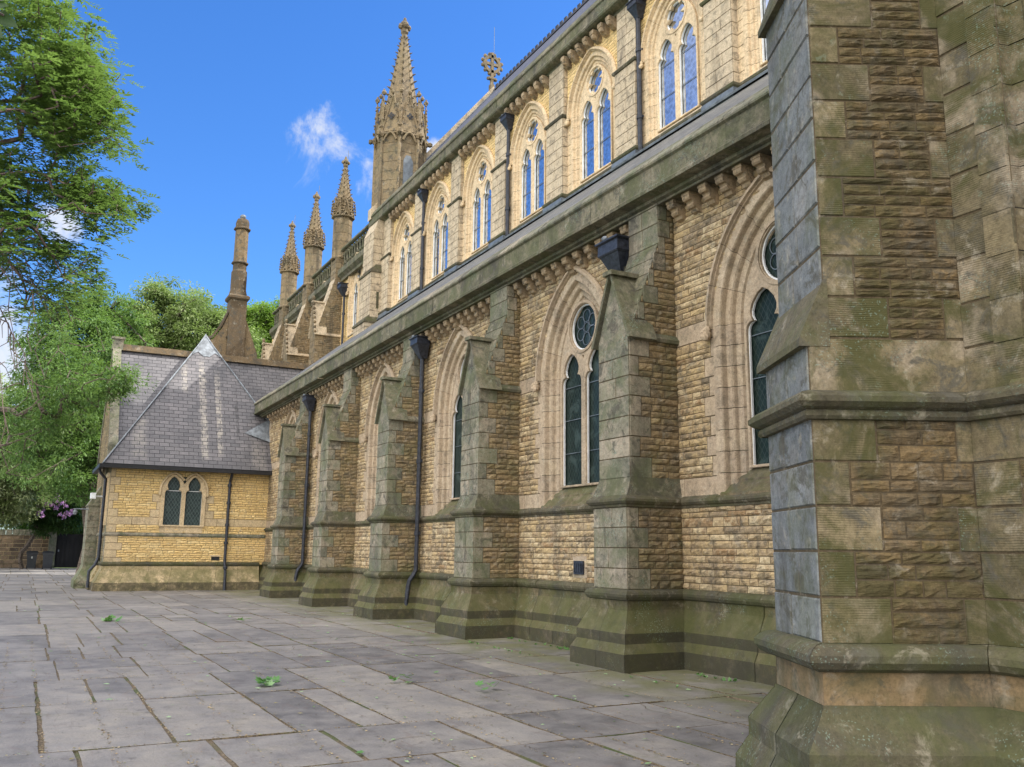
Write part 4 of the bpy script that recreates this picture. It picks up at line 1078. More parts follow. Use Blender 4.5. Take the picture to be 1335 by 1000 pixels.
FW = Fr((pr_.x, pr_.y, 0), (1,0,0), (0,-1,0)); NWC = 1.62
def ex_n(z):
    h = arch_half(.77, 1.58, 6.6, z, .42) if z > 2.9 else 0
    return [(NWC-h, NWC+h)] if h > 0 else []
wall(nw, FW, 0, 3.3, 1.06, 2.47, qL=True, q1=.32, q2=.5, G=.27, mis=(0,1,2), lod=1.2)
wall(nw, FW, 0, 3.3, 2.64, 9.2, excl=ex_n, rub=False, G=.30, alen=(.22,.5), mis=(0,1,2))
Fl = Fr((-6.6, 8.6, 0), (pl_.x+6.6, pl_.y-8.6, 0), (-(8.6-pl_.y), -(pl_.x+6.6), 0)); ll = math.hypot(pl_.x+6.6, pl_.y-8.6)
wall(nw, Fl, 0, ll, 1.06, 9.2, qR=True, lod=.7, mis=(0,1,2))
Fe = Fr((-.3, pr_.y, 0), (0,1,0), (1,0,0)); wall(nw, Fe, 0, 3.2, 0, 9.2, lod=.5)
nw.prism([(pl_.x, pl_.y), (pr_.x, pr_.y+.02), (-.3, pr_.y+.02), (-.3, 8.6), (-6.55, 8.6)], 'z', 9.15, 9.3, .5, 0)
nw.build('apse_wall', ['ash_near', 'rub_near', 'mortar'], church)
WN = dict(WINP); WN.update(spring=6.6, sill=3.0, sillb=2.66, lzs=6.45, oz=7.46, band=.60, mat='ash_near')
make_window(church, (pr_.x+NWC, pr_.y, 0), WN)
slate_plane('apse_roof', [(-6.6, 5.0, 9.3), (-.1, 5.0, 9.3), (-.1, 9.5, 12.), (-6.6, 9.5, 12.)], 'slate_dark', church)
# ================================================================== VESTRY
vestry = thing('vestry', 'low yellow stone vestry with steep slate hipped roof at far end of the church', 'building', (-38.5, 5.5, 0))
VX, VY = -36.9, 2.7
vm = MB()
FV = Fr((VX, VY, 0), (0,1,0), (1,0,0))   # a = y-VY
vw = 5.35-VY
def ex_v(z):
    out = []
    if 2.38 < z < 4.45:
        h = .82 if z < 3.72 else .36+arch_half(.44, .72, 3.70, z)
        if z > 4.34: h = 0
        out.append((vw-h, vw+h))
    return out
wall(vm, FV, 0, 8.62-VY, .95, 2.02, qL=True, lod=.55, q1=.45, q2=.62)
wall(vm, FV, 0, 8.62-VY, 2.14, 4.78, excl=ex_v, jq=lambda z: z < 3.7, qL=True, lod=.55, q1=.14, q2=.34, bands=[(2.5,2.75)])
FL = Fr((VX, VY, 0), (-1,0,0), (0,-1,0))
vm.build('wall', ['ash_vestry', 'rub_vestry', 'mortar'], vestry); vm = MB()
wall(vm, FL, 0, 1.9, .95, 4.78, qL=True, lod=.5)
wall(vm, Fr((-38.2, VY-.08, 0), (-1,0,0), (0,-1,0)), 0, 4.6, .95, 5.5, qL=True, lod=.5)
# gable
def ex_g(z):
    h = 2.55*(1-(z-5.5)/4.6)
    return [(-1, 2.3-h), (2.3+h, 9)]
wall(vm, Fr((-38.2, VY-.08, 0), (-1,0,0), (0,-1,0)), 0, 4.6, 5.5, 10.0, excl=ex_g, lod=.5)
wall(vm, Fr((-38.15, VY-.08, 0), (0,1,0), (1,0,0)), 0, .3, 4.2, 5.7, rub=False)
vm.build('gable_wall', ['ash_pier', 'rub_pier', 'mortar'], vestry)
pv = MB(); pathv = [(-42.9, VY-.08), (-38.2, VY-.08), (-38.2, VY), (VX, VY), (VX, 8.4)]
roll_profile(pv, pathv, [(.30, -.15), (.29, .30), (.22, .38), (.06, .72), (.04, .76), (.04, .90)]); pv.build('plinth', 'ash_vestry', vestry)
pv = MB(); roll_profile(pv, pathv, [(o*.8, z-.03) for o, z in ROLL]); pv.build('plinth_roll', 'moss_shade', vestry)
pv = MB(); roll_profile(pv, pathv[:4]+[(VX, 8.55)], [(0, 2.0), (.05, 2.01), (.07, 2.06), (.04, 2.11), (0, 2.14)]); pv.build('string_course', 'ash_pier', vestry)
# vestry window: twin trefoiled lancets under paired hoods
def vwin():
    m_ = MB(); yy = 0
    m_.box(-.80, .80, -.02, .05, 2.16, 2.42, .6)   # sill block
    o = link('window', None, None) if False else None
    ar = arch_pts(.45, .74, 3.70, 2.40, 8)      # one arch about its own centre
    ri = [(.39+x, z) for x, z in ar if .39+x > .0]
    le = [(-x, z) for x, z in ri[::-1]]
    out = le+ri if le[0][0] < 0 else ri
    out = [(x, z) for x, z in out if not (abs(x) < .01 and z < 3.9)]
    holes = [light_outline(c, .325, 2.44, 3.66, .66) for c in (-.39, .39)]
    w0 = m_.build('window', ['ash_vestry'], vestry, (0,0,0))
    t_ = plate('tracery', out, holes, .16, 0.02, 'ash_vestry', w0, bevel=.01)
    g_ = plate('glass', [(-.75, 2.42), (.75, 2.42), (.75, 3.8), (.45, 4.30), (-.45, 4.30), (-.75, 3.8)], [], .004, .09, 'glass_vestry', w0)
    f = MB()
    for h in holes: outline_tube(f, h[:2]+[(h[1][0], h[1][1]+.1)]+[(2*c-h[1][0], h[1][1]+.1) for c in [(-.39 if h[0][0] < 0 else .39)]]+[h[-1]], .06, .014)
    f.build('white_frame', 'white', w0)
    hd = MB()
    for c in (-.39, .39):
        pts = [(c+x, -.09, z) for x, z in arch_pts(.50, .80, 3.72, 3.66, 10) if (c+x)*c > -.005]
        hd.tube(pts, .045, 6, .6)
    for s in (-1, 1): blob(hd, (s*.89, -.08, 3.62), .07)
    hd.build('hood_mould', 'ash_vestry', w0)
    return w0
vw0 = vwin(); 
# rotate +90 deg about z: local x -> world y, local -y -> world +x
for o in [vw0]+list(vw0.children): pass
vw0.rotation_euler = (0, 0, R(90)); vw0.location = Vector((VX, 5.35, 0))-Vector((-38.5, 5.5, 0))
for o in vw0.children: o.location = (0, 0, 0)
vw0.scale = (.98, 1, 1)
# roofs
tanA = 1.634
def zf(x): return 4.66+(-36.42-x)*tanA
apex = (-40.12, 6.22, zf(-40.12))
slate_plane('front_roof', [(-36.42, 2.36, 4.66), (-36.42, 8.60, 4.66), (-36.42-.001-1.35*1, 8.60, zf(-37.77)), (apex[0], apex[1], apex[2])], 'slate_hip', vestry, uo=(-36.42, 0, 4.66))
slate_plane('side_roof', [(-36.42, 2.36, 4.66), apex, (-40.3, 2.36, 4.66)], 'slate', vestry)
slate_plane('main_roof', [(-37.55, 2.85, 5.45), (-37.55, 12.2, 5.45), (-40.2, 12.2, 9.78), (-40.2, 2.85, 9.78)], 'slate', vestry)
slate_plane('main_roof', [(-42.85, 2.85, 5.45), (-42.85, 12.2, 5.45), (-40.2, 12.2, 9.78), (-40.2, 2.85, 9.78)], 'slate', vestry)
rc = MB(); rc.prism([(-40.38, 9.70), (-40.02, 9.70), (-40.08, 9.98), (-40.32, 9.98)], 'y', 2.85, 12.2); rc.build('ridge_coping', 'chim', vestry)
gc = MB()
for s in (-1, 1): gc.prism([(-40.2, 10.05), (-40.2, 9.6), (-40.2+s*2.9, 4.95), (-40.2+s*2.9, 5.45)], 'y', 2.56, 2.88)
gc.box(-40.40, -40.0, 2.52, 2.94, 9.7, 10.15); gc.box(-40.45, -39.95, 2.47, 2.99, 10.15, 10.24)
gc.box(-37.6, -37.15, 2.56, 2.88, 4.95, 5.4)
gc.build('gable_coping', 'ash_pier', vestry, fix=True)
ld = MB(); av = Vector(apex)
def on(p, q, t_): return tuple(Vector(p).lerp(Vector(q), t_))
n_ = Vector((.853, 0, .522))*.02
p1, p2, p3 = Vector(on(apex, (-36.42, 2.36, 4.66), .17))+n_, Vector(apex)+n_*2, Vector(on(apex, (-36.42, 10.0, 4.66), .17))+n_
dn_ = Vector((.522, 0, -.853))
pts = [p2+Vector((-.05,0,.12)), p1, Vector(p1).lerp(p3, .25)-dn_*.25, Vector(p1).lerp(p3, .40)+dn_*.0, Vector(p1).lerp(p3, .5)-dn_*.02, Vector(p1).lerp(p3, .6)+dn_*.0, Vector(p1).lerp(p3, .78)-dn_*.25, p3]
ld.add([tuple(p) for p in pts], [(0,1,2),(0,2,3),(0,3,4),(0,4,5),(0,5,6),(0,6,7)], .5)
ld.tube([tuple(Vector(apex)+n_*2), tuple(Vector(on(apex, (-36.42, 2.36, 4.66), 1.))+n_*2)], .035, 5)
ld.tube([tuple(Vector(apex)+n_*2), tuple(Vector(on(apex, (-36.42, 10.0, 4.66), .8))+n_*2)], .03, 5)
ld.build('lead_flashing', 'lead', vestry)
lb = MB(); lb.box(-37.75, -37.35, 3.0, 3.5, 5.35, 5.62); lb.build('lead_gutter', 'lead', vestry); lb = MB(); lb.add([(-37.35, 7.6, 6.25), (-37.1, 8.6, 5.9), (-37.6, 8.6, 6.9)], [(0,1,2)]); lb.build('valley_flashing', 'lead', vestry)
gt = MB(); gt.box(-36.62, -36.38, 2.25, 8.6, 4.50, 4.64); gt.box(-40.2, -36.4, 2.24, 2.42, 4.50, 4.64)
gt.box(-38.0, -37.5, 2.6, 3.4, 5.28, 5.42)
gt.build('gutter', 'gutter', vestry)
ev = MB(); ev.box(-36.9, -36.6, 2.5, 8.6, 4.56, 4.74)
for k in range(14): ev.box(-36.85, -36.45, 2.7+k*.43, 2.78+k*.43, 4.62, 4.69, .9)
ev.build('eaves', 'ash_pier', vestry)
m_ = MB(); m_.tube([(-36.5, 7.05, 4.5), (-36.62, 7.05, 4.35), (-36.8, 7.05, 4.2), (-36.8, 7.05, 1.1), (-36.72, 7.05, .9), (-36.55, 7.05, .7), (-36.5, 7.05, .0)], .055, 8)
for z in (4.0, 3.3, 2.45, 1.75, .8): m_.tube([(-36.8 if z > 1 else -36.57, 7.05, z), (-36.8 if z > 1 else -36.56, 7.05, z+.1)], .085, 8)
m_.build('downpipe', 'iron', vestry)
m_ = MB(); m_.tube([(-37.4, 2.32, 4.5), (-37.45, 2.38, 4.35), (-37.6, 2.58, 4.15), (-37.6, 2.58, 1.2), (-37.6, 2.5, .95), (-37.6, 2.3, .7), (-37.6, 2.3, .1)], .055, 8); m_.build('downpipe', 'iron', vestry)
m_ = MB(); m_.box(-36.92, -36.87, 6.55, 6.85, 1.13, 1.27); m_.build('vent_grille', 'gutter', vestry)
m_ = MB(); m_.box(-36.90, -36.86, 6.5, 6.9, 1.27, 1.33); m_.build('vent_lintel', 'ash_vestry', vestry)
cb2 = MB(); cb2.box(-42.7, -38.3, 2.75, 8.5, 0, 5.3); cb2.box(-38.4, -37.0, 2.85, 8.6, 0, 4.6); cb2.prism([(-42.6, 5.3), (-38.3, 5.3), (-40.2, 9.4)], 'y', 2.8, 12.0); cb2.build('inner_wall', 'mortar', vestry)
# slim side windows, grazing
for xx in (-37.2, -37.75):
    m_ = MB(); m_.box(xx-.13, xx+.13, VY-.03, VY+.02, 2.5, 4.2, .3); m_.box(xx-.19, xx-.13, VY-.07, VY, 2.4, 4.2); m_.box(xx+.13, xx+.19, VY-.07, VY, 2.4, 4.2); m_.box(xx-.2, xx+.2, VY-.09, VY, 4.2, 4.35)
    m_.build('side_window', 'ash_vestry', vestry)
m_ = MB()
plain_box(m_, -41.2, -39.6, 2.2, 2.7, .9, 3.2); m_.rings([[(-41.25,2.15,3.2),(-39.55,2.15,3.2),(-39.55,2.7,3.2),(-41.25,2.7,3.2)],[(-41.2,2.6,4.0),(-39.6,2.6,4.0),(-39.6,2.7,4.0),(-41.2,2.7,4.0)]])
roll_profile(m_, [(-41.2, 2.7), (-41.2, 2.2), (-39.6, 2.2), (-39.6, 2.7)][::1], [(.3, -.1), (.29, .3), (.22, .38), (.05, .74), (.0, .9)])
m_.build('buttress', ['ash_pier', 'rub_pier', 'mortar'], vestry)
# chimney stack on the vestry ridge
ck = MB(); cx, cyy = -41.0, 7.62
def sq(h, z, hx=None): hx = hx or h; return [(cx-hx, cyy-h, z), (cx+hx, cyy-h, z), (cx+hx, cyy+h, z), (cx-hx, cyy+h, z)]
ck.rings([sq(.38, 9.3), sq(.37, 12.72)], tone=.2)
ck.box(cx-.33, cx+.33, cyy-.42, cyy+.42, 10.9, 11.0, .1)
ck.rings([sq(.40, 12.70), sq(.47, 12.78), sq(.47, 12.88), sq(.40, 12.95)], tone=.1)
ck.rings([octring(cx, cyy, .44, 12.9), octring(cx, cyy, .36, 13.25), octring(cx, cyy, .36, 14.1), octring(cx, cyy, .31, 14.2), octring(cx, cyy, .31, 14.5)], tone=.15)
for z in (14.5, 16.15): ck.rings([octring(cx, cyy, .32, z-.04), octring(cx, cyy, .39, z), octring(cx, cyy, .39, z+.05), octring(cx, cyy, .32, z+.1)], tone=.0, cap0=False, cap1=False)
ck.rings([octring(cx, cyy, .31, 14.5), octring(cx, cyy, .30, 16.2)], tone=.9)
ck.rings([octring(cx, cyy, .31, 16.2), octring(cx, cyy, .31, 16.5), octring(cx, cyy, .26, 16.65), octring(cx, cyy, .2, 16.68)], tone=.1)
ck.prism([(cyy-1.12, 9.9), (cyy+1.0, 9.9), (cyy+1.0, 10.3), (cyy+.36, 12.0), (cyy-.36, 12.3), (cyy-.36, 12.05), (cyy-.62, 11.35), (cyy-1.0, 10.75), (cyy-1.12, 10.75)], 'x', cx-.22, cx+.22, .9)
ck.prism([(cyy-1.2, 10.72), (cyy-1.0, 10.86), (cyy-.62, 11.45), (cyy-.36, 12.15), (cyy-.40, 12.2), (cyy-.70, 11.5), (cyy-1.04, 10.95), (cyy-1.25, 10.86)], 'x', cx-.26, cx+.26, .0)
cko = ck.build('chimney', 'chim', vestry, fix=True)
cc = MB(); blob(cc, (cx, cyy, 16.80), .12, 10, 6, sq=(1.2, 1.2, 1)); cc.build('cowl', 'lead', cko)
# ================================================================== GROUND
def structure(o): o['kind'] = 'structure'; return o
g = MB(); n = 40; 
g.add([(-1500, -1500, -.06), (1500, -1500, -.06), (1500, 1500, -.06), (-1500, 1500, -.06)], [(0,1,2,3)])
structure(g.build('ground', 'soil'))
def joint_mat():
    m, t, b = new_mat('joint_soil'); g = N(t, 'ShaderNodeNewGeometry'); P = g.outputs['Position']
    c = ramp(t, noise(t, P, 40, 5, .7), [(.3, (.045, .036, .026)), (.5, (.12, .092, .058)), (.7, (.26, .20, .125))])
    c = mixc(t, mrange(t, noise(t, P, 1.3, 4), .5, .65), c, (.07, .085, .03))
    L(t, c, b.inputs['Base Color']); b.inputs['Roughness'].default_value = .95
    bp = N(t, 'ShaderNodeBump'); bp.inputs['Distance'].default_value = .01; L(t, noise(t, P, 70, 3), bp.inputs['Height']); L(t, bp.outputs[0], b.inputs['Normal'])
    return m
MAT['joint'] = joint_mat()
fb = MB(); rr = random.Random(11)
xs = [-3.2, -4.7, -5.6, -7.0, -8.3, -10.72, -12.6, -14.8, -16.6, -19.1, -21.6, -23.6, -26, -28.4, -31, -33, -35.3, -37.4, -40, -42.6, -45, -48, -51, -54, -57, -60, -63, -66, -69.5, -73, -76]
def slab(fb, x0, x1, y0, y1, tone):
    far = x0 < -30
    gx = rr.uniform(.005, .011); gy = rr.uniform(.008, .026); x0 += gx; x1 -= gx; y0 += gy; y1 -= gy
    nx = 1 if far else max(2, int((x1-x0)/.28)); ny = 1 if far else max(2, int((y1-y0)/.28))
    tx, ty, dz = rr.uniform(-.003,.003), rr.uniform(-.003,.003), rr.uniform(-.003,.003)
    jag = 0 if far else .008
    pts = []; top = {}
    for j in range(ny+1):
        for i in range(nx+1):
            e = (i in (0,nx)) or (j in (0,ny))
            xx = x0+(x1-x0)*i/nx+(rr.uniform(-jag,jag) if e else 0); yy = y0+(y1-y0)*j/ny+(rr.uniform(-jag,jag) if e else 0)
            z = dz+tx*(2*i/nx-1)+ty*(2*j/ny-1)+(rr.uniform(-.005,-.001) if e else rr.uniform(-.0015,.0015))
            pts.append((xx, yy, z))
    k = len(pts)
    fs = [(j*(nx+1)+i, j*(nx+1)+i+1, (j+1)*(nx+1)+i+1, (j+1)*(nx+1)+i) for j in range(ny) for i in range(nx)]
    ring = [i for i in range(nx+1)]+[j*(nx+1)+nx for j in range(1,ny+1)]+[ny*(nx+1)+i for i in range(nx-1,-1,-1)]+[j*(nx+1) for j in range(ny-1,0,-1)]
    cxx, cyy_ = (x0+x1)/2, (y0+y1)/2
    for q in ring:
        p = pts[q]; pts.append((p[0]+(.012 if p[0] > cxx else -.012)*.5, p[1]+(.012 if p[1] > cyy_ else -.012)*.5, -.05))
    m = len(ring); b_ = len(fb.v); fb.add(pts, fs, tone)
    for i in range(m): fb.f.append((b_+ring[i], b_+k+i, b_+k+(i+1)%m, b_+ring[(i+1)%m])); fb.t.append(0); fb.m.append(1)
for i in range(len(xs)-1):
    x1, x0 = xs[i], xs[i+1]
    if i == 5-0: ys = [-1.0, .30, 1.3, 2.32, 3.3, 4.38, 5.5, 6.5, 7.6, 8.5]
    elif x1 == -8.3: ys = [-.9, .30, 1.3, 2.32, 3.3, 4.38, 5.5, 6.4, 7.4, 8.5]
    elif x1 == -10.72: ys = [-1.2, -.04, .80, 1.85, 2.88, 3.85, 4.7, 5.7, 6.6, 7.6, 8.5]
    else:
        ys = [-6 if x0 > -30 else -9]; 
        y = rr.uniform(-6,-5)
        base = [.55, 1.55, 2.6, 3.6, 4.45, 5.3, 6.2, 7.3, 8.5]
        ys = [v+rr.uniform(-.1,.1) for v in base[:-1]]+[8.5]
        ys = [ys[0]-1.05*k for k in range(8 if x0 > -40 else 12, 0, -1)]+ys
    if ys[0] > -2: ys = [ys[0]-1.1*k for k in range(6, 0, -1)]+ys
    for j in range(len(ys)-1):
        y0, y1 = ys[j], ys[j+1]
        if y1-y0 > .95 and rr.random() < .18:
            ym = (y0+y1)/2+rr.uniform(-.12,.12); bits = [(y0, ym), (ym, y1)]
        else: bits = [(y0, y1)]
        for (a, b) in bits:
            if x1-x0 > 1.7 and rr.random() < .5 and not (i in (4, 5)):
                xm = x0+(x1-x0)*rr.uniform(.35,.65); xb = [(x0, xm), (xm, x1)]
            else: xb = [(x0, x1)]
            for (c, d) in xb: slab(fb, c, d, a, b, rr.random())
for i in range(6):   # behind and beside the camera
    for j in range(12): slab(fb, -3.2+i*1.5, -3.2+(i+1)*1.5, -7+j*1.0, -6+j*1.0, rr.random())
structure(fb.build('paving', ['flag', 'joint']))
ck_ = MB()
for k in range(34):
    x = -6.2-rr.random()**1.3*16; y = rr.uniform(.2, 7.2); a = rr.uniform(0, 6.28); pts = [(x, y)]
    for q in range(rr.randint(3, 7)):
        a += rr.uniform(-.6, .6); x += math.cos(a)*.14; y += math.sin(a)*.14; pts.append((x, y))
    for q in range(len(pts)-1):
        (xa, ya), (xb, yb) = pts[q], pts[q+1]; d = math.hypot(xb-xa, yb-ya); nx_, ny_ = -(yb-ya)/d*.004, (xb-xa)/d*.004
        z_ = .0075; ck_.add([(xa-nx_, ya-ny_, z_), (xb-nx_, yb-ny_, z_), (xb+nx_, yb+ny_, z_), (xa+nx_, ya+ny_, z_)], [(0,1,2,3)], 0)
structure(ck_.build('paving_crack', 'joint'))
soil = MB(); soil.add([(-77, -8.5, -.016), (7, -8.5, -.016), (7, 8.6, -.016), (-77, 8.6, -.016)], [(0,1,2,3)])
structure(soil.build('joint_soil', 'joint'))
lawn = MB(); lawn.add([(-160, -120, -.035), (-77, -120, -.035), (-77, 60, -.035), (-160, 60, -.035)], [(0,1,2,3)]); lawn.add([(-77, -120, -.035), (40, -120, -.035), (40, -8.5, -.035), (-77, -8.5, -.035)], [(0,1,2,3)])
MAT['lawn'] = simple('grass_green', (.07, .11, .03), .9, .2, 0, .4, 3, .5)
structure(lawn.build('lawn', 'lawn'))
# ================================================================== VEGETATION
def leaf_quads(C, Dr, Up, ln, wd, tones, bend=.25):
    """vectorised leaves: centres C, direction Dr, Up normal-ish; rhombic leaf folded along its rib -> verts, faces"""
    n = len(C)
    Dr = Dr/np.linalg.norm(Dr, axis=1, keepdims=True)
    Sd = np.cross(Dr, Up); Sd /= (np.linalg.norm(Sd, axis=1, keepdims=True)+1e-9)
    Nn = np.cross(Sd, Dr)
    ln = ln[:, None]; wd = wd[:, None]
    b = C; t_ = C+Dr*ln; m = C+Dr*ln*.45
    l = m+Sd*wd*.5+Nn*wd*bend; r = m-Sd*wd*.5+Nn*wd*bend
    V = np.stack([b, l, t_, r], 1).reshape(-1, 3)
    return V
def quads_mesh(name, V, tones, mat, parent=None, loc=(0,0,0)):
    n = len(V)//4
    me = bpy.data.meshes.new(name); me.vertices.add(len(V)); me.vertices.foreach_set('co', V.astype(np.float32).ravel())
    me.loops.add(4*n); me.loops.foreach_set('vertex_index', np.arange(4*n, dtype=np.int32))
    me.polygons.add(n); me.polygons.foreach_set('loop_start', np.arange(0, 4*n, 4, dtype=np.int32)); me.polygons.foreach_set('loop_total', np.full(n, 4, dtype=np.int32))
    me.materials.append(MAT[mat]); me.update(calc_edges=True)
    a = me.attributes.new('tone', 'FLOAT', 'FACE'); a.data.foreach_set('value', np.clip(tones, 0, 1).astype(np.float32))
    return link(name, me, parent, loc)
def unit(n, rs): v = rs.normal(size=(n, 3)); return v/np.linalg.norm(v, axis=1, keepdims=True)
def grow(mb_, root_pts, targets, r_tip, r_root, rs, wob=.12, step=.8, n=5):
    """connect every target to the nearest point of the skeleton grown so far"""
    nodes = [np.array(p) for p in root_pts]; wgt = [0]*len(nodes); parent = [max(0, i-1) for i in range(len(nodes))]; parent[0] = -1
    order = sorted(range(len(targets)), key=lambda i: np.linalg.norm(targets[i]-nodes[-1]))
    for i in order:
        t_ = targets[i]; arr = np.array(nodes); d = np.linalg.norm(arr-t_, axis=1)+ .25*np.maximum(0, arr[:,2]-t_[2]); k = int(np.argmin(d))
        a = nodes[k]; L_ = np.linalg.norm(t_-a); m = max(1, int(L_/step)); par = k
        for q in range(1, m+1):
            f = q/m; p = a+(t_-a)*f+(rs.normal(size=3)*wob*min(1, L_) if q < m else 0)
            nodes.append(p); parent.append(par); wgt.append(0); par = len(nodes)-1
    w_ = [0.]*len(nodes)
    ch_ = [0]*len(nodes)
    for i in range(len(nodes)-1, 0, -1):
        if w_[i] == 0: w_[i] = 1.
        w_[parent[i]] += w_[i]
    tot = max(w_[0], 1)
    for i in range(1, len(nodes)):
        p = parent[i]
        ra = max(r_tip, r_root*(w_[p] if p else tot)**.5/tot**.5) ; rb = max(r_tip*.7, r_root*(w_[i])**.5/tot**.5)
        if w_[i] < w_[p]*.3: ra = min(ra, rb*1.3)
        mb_.tube([tuple(nodes[p]), tuple(nodes[i])], [ra, rb], n)
def crown_tree(label, cat, base, blobs, leaf, lsize, per, mat, seed, trunk_h, tr=.3, group=None, name='tree', clump=.45, core_tone=0, wob=.15, ratio=.42, density=1., bark='bark', outer=.45):
    rs = np.random.RandomState(seed); base = np.array(base, float)
    root = thing(name, label, cat, tuple(base), group)
    cl = []; 
    for (bx, by, bz, rx, ry, rz, k) in blobs:
        d = unit(k, rs); rad = (rs.uniform(outer**3, 1, size=k))**(1/3)
        cl.append(np.array([bx, by, bz])+d*rad[:, None]*np.array([rx, ry, rz]))
    cl = np.concatenate(cl)
    n = len(cl); per = int(per*density)
    C = np.repeat(cl, per, axis=0); tn = np.repeat(rs.uniform(.15, .85, n), per)
    rr_ = np.repeat(rs.uniform(.6, 1.3, n)*clump, per)
    off = unit(len(C), rs)*(rs.uniform(0, 1, len(C))**.45*rr_)[:, None]; off[:, 2] *= .65
    C = C+off
    D = off+rs.normal(size=off.shape)*.25*clump; D[:, 2] -= .25*clump
    U = unit(len(C), rs)*.5+np.array([0, 0, 1.])
    V = leaf_quads(C, D, U, rs.uniform(.7, 1.3, len(C))*lsize, rs.uniform(.7, 1.3, len(C))*lsize*ratio, None)
    quads_mesh('crown', V-0*base, tn+rs.uniform(-.22, .22, len(C)), mat, root)
    bb = MB(); pts = [base+np.array([0, 0, z]) + (np.array([rs.normal()*.12, rs.normal()*.12, 0]) if z > 0 else 0) for z in np.linspace(0, trunk_h, 5)]
    sel = cl[rs.permutation(n)[:min(n, 260)]]
    grow(bb, pts, sel, .02, tr, rs, wob=wob)
    bb.build('trunk', bark, root)
    return root
# parent location is handled by link(): WORLD of root; meshes are in world coordinates
def PXY(x, y, X):   # world point on the plane X=const seen at a pixel of the photo
    d = pixdir(x, y); t_ = X/d.x; return np.array([0, 0, 1.6])+t_*np.array(d)
G1 = 'tall trees beyond the vestry'
def bl(px, py, X, r, k, rz=None, ry=None):
    p = PXY(px, py, X); return (p[0], p[1], p[2], r, ry or r, rz or r, k)
# trees beyond the vestry (far)
crown_tree('pale green tall tree directly behind the slate ridge left of the chimney', 'tree', (-64, 12, 0), [bl(215, 440, -64, 3.6, 90), bl(185, 460, -64, 3.6, 90), bl(245, 435, -63, 3.0, 80), bl(160, 470, -64, 3.4, 80), bl(225, 405, -64, 2.2, 44), bl(262, 450, -62, 2.6, 60), bl(215, 500, -64, 4, 60), bl(260, 440, -64, 2.4, 40), bl(215, 385, -64, 1.0, 9), bl(290, 442, -62, 2.0, 60), bl(308, 455, -62, 1.8, 50), bl(282, 420, -63, 1.2, 16)], None, .24, 120, 'leaf_light', 1, 10, .4, G1, clump=.8)
crown_tree('yellow-green sunlit tree between chimney and nearest pinnacles', 'tree', (-70, 20.5, 0), [bl(350, 440, -70, 2.8, 80), bl(362, 465, -70, 3.0, 60), bl(335, 460, -70, 2.6, 60), bl(356, 412, -70, 1.4, 26), bl(325, 420, -70, 1.4, 18)], None, .26, 130, 'leaf_yel', 2, 9, .35, G1, clump=.8)
crown_tree('mid green broad tree left of the vestry gable, half in shade', 'tree', (-58, 3.2, 0), [bl(120, 440, -58, 3.2, 90), bl(90, 470, -58, 3.2, 90), bl(130, 490, -57, 2.8, 70), bl(100, 540, -57, 3.6, 110), bl(70, 560, -58, 3.2, 90), bl(140, 410, -58, 1.8, 24), bl(110, 600, -57, 3.0, 80), bl(105, 415, -58, 1.6, 18)], None, .22, 120, 'leaf_mid', 3, 8, .38, G1, clump=.7)
crown_tree('dark green tree low behind the gate and rhododendron', 'tree', (-82, 3.5, 0), [bl(90, 620, -82, 4.2, 110), bl(60, 640, -82, 4.2, 110), bl(110, 660, -82, 3.4, 90), bl(100, 570, -82, 4.2, 90), bl(30, 610, -84, 5, 90), bl(120, 705, -82, 2.8, 60), bl(80, 690, -82, 3.0, 60)], None, .3, 110, 'leaf_dark', 4, 4, .4, G1, clump=.9)
crown_tree('slender green tree with drooping sprays overlapping the vestry gable', 'tree', (-33.5, -1.6, 0), [bl(115, 500, -31, 1.15, 34, .8), bl(150, 497, -31, .75, 24, .5), bl(85, 480, -32, 1.1, 26), bl(60, 530, -33, 1.3, 30), bl(95, 455, -33, 1.2, 26), bl(40, 590, -34, 1.3, 24), bl(78, 520, -33, 1.2, 26)], None, .13, 70, 'leaf_mid', 5, 6, .10, None, clump=.42, ratio=.34)
crown_tree('pale yellow-green shrub mass at the left edge above the stone wall', 'shrub', (-71, -5.5, 0), [bl(12, 560, -70, 2.6, 90), bl(30, 600, -69, 2.8, 110), bl(-10, 620, -70, 3.4, 110), bl(12, 645, -71, 2.2, 100), bl(34, 625, -72, 1.4, 50), bl(-20, 540, -71, 3, 60), bl(-40, 650, -71, 3, 60)], None, .24, 120, 'leaf_shrub', 6, 2, .2, None, 'shrub', clump=.62, ratio=.5)
# rhododendron with flowers
rh = crown_tree('rhododendron bush with purple flower heads above the wall', 'shrub', (-73.5, .2, 0), [bl(78, 664, -73, 1.5, 90), bl(60, 658, -73, 1.3, 60), bl(88, 674, -73, 1.0, 50), bl(62, 676, -73, 1.1, 50)], None, .22, 90, 'leaf_dark', 7, 1.5, .15, None, 'flowering_shrub', clump=.5)
rs = np.random.RandomState(5); C = []
for k in range(26):
    px, py = rs.uniform(44, 95), 0; py = 642+ (abs(px-70))*.7 + rs.uniform(-3, 24)
    p = PXY(px, py, -70.6+rs.uniform(-.3,.5)); 
    for q in range(26): C.append(p+unit(1, rs)[0]*rs.uniform(.05,.17))
C = np.array(C); V = leaf_quads(C, unit(len(C), rs), unit(len(C), rs), np.full(len(C), .11), np.full(len(C), .09), None)
quads_mesh('flowers', V, rs.uniform(0, 1, len(C)), 'petal', rh)
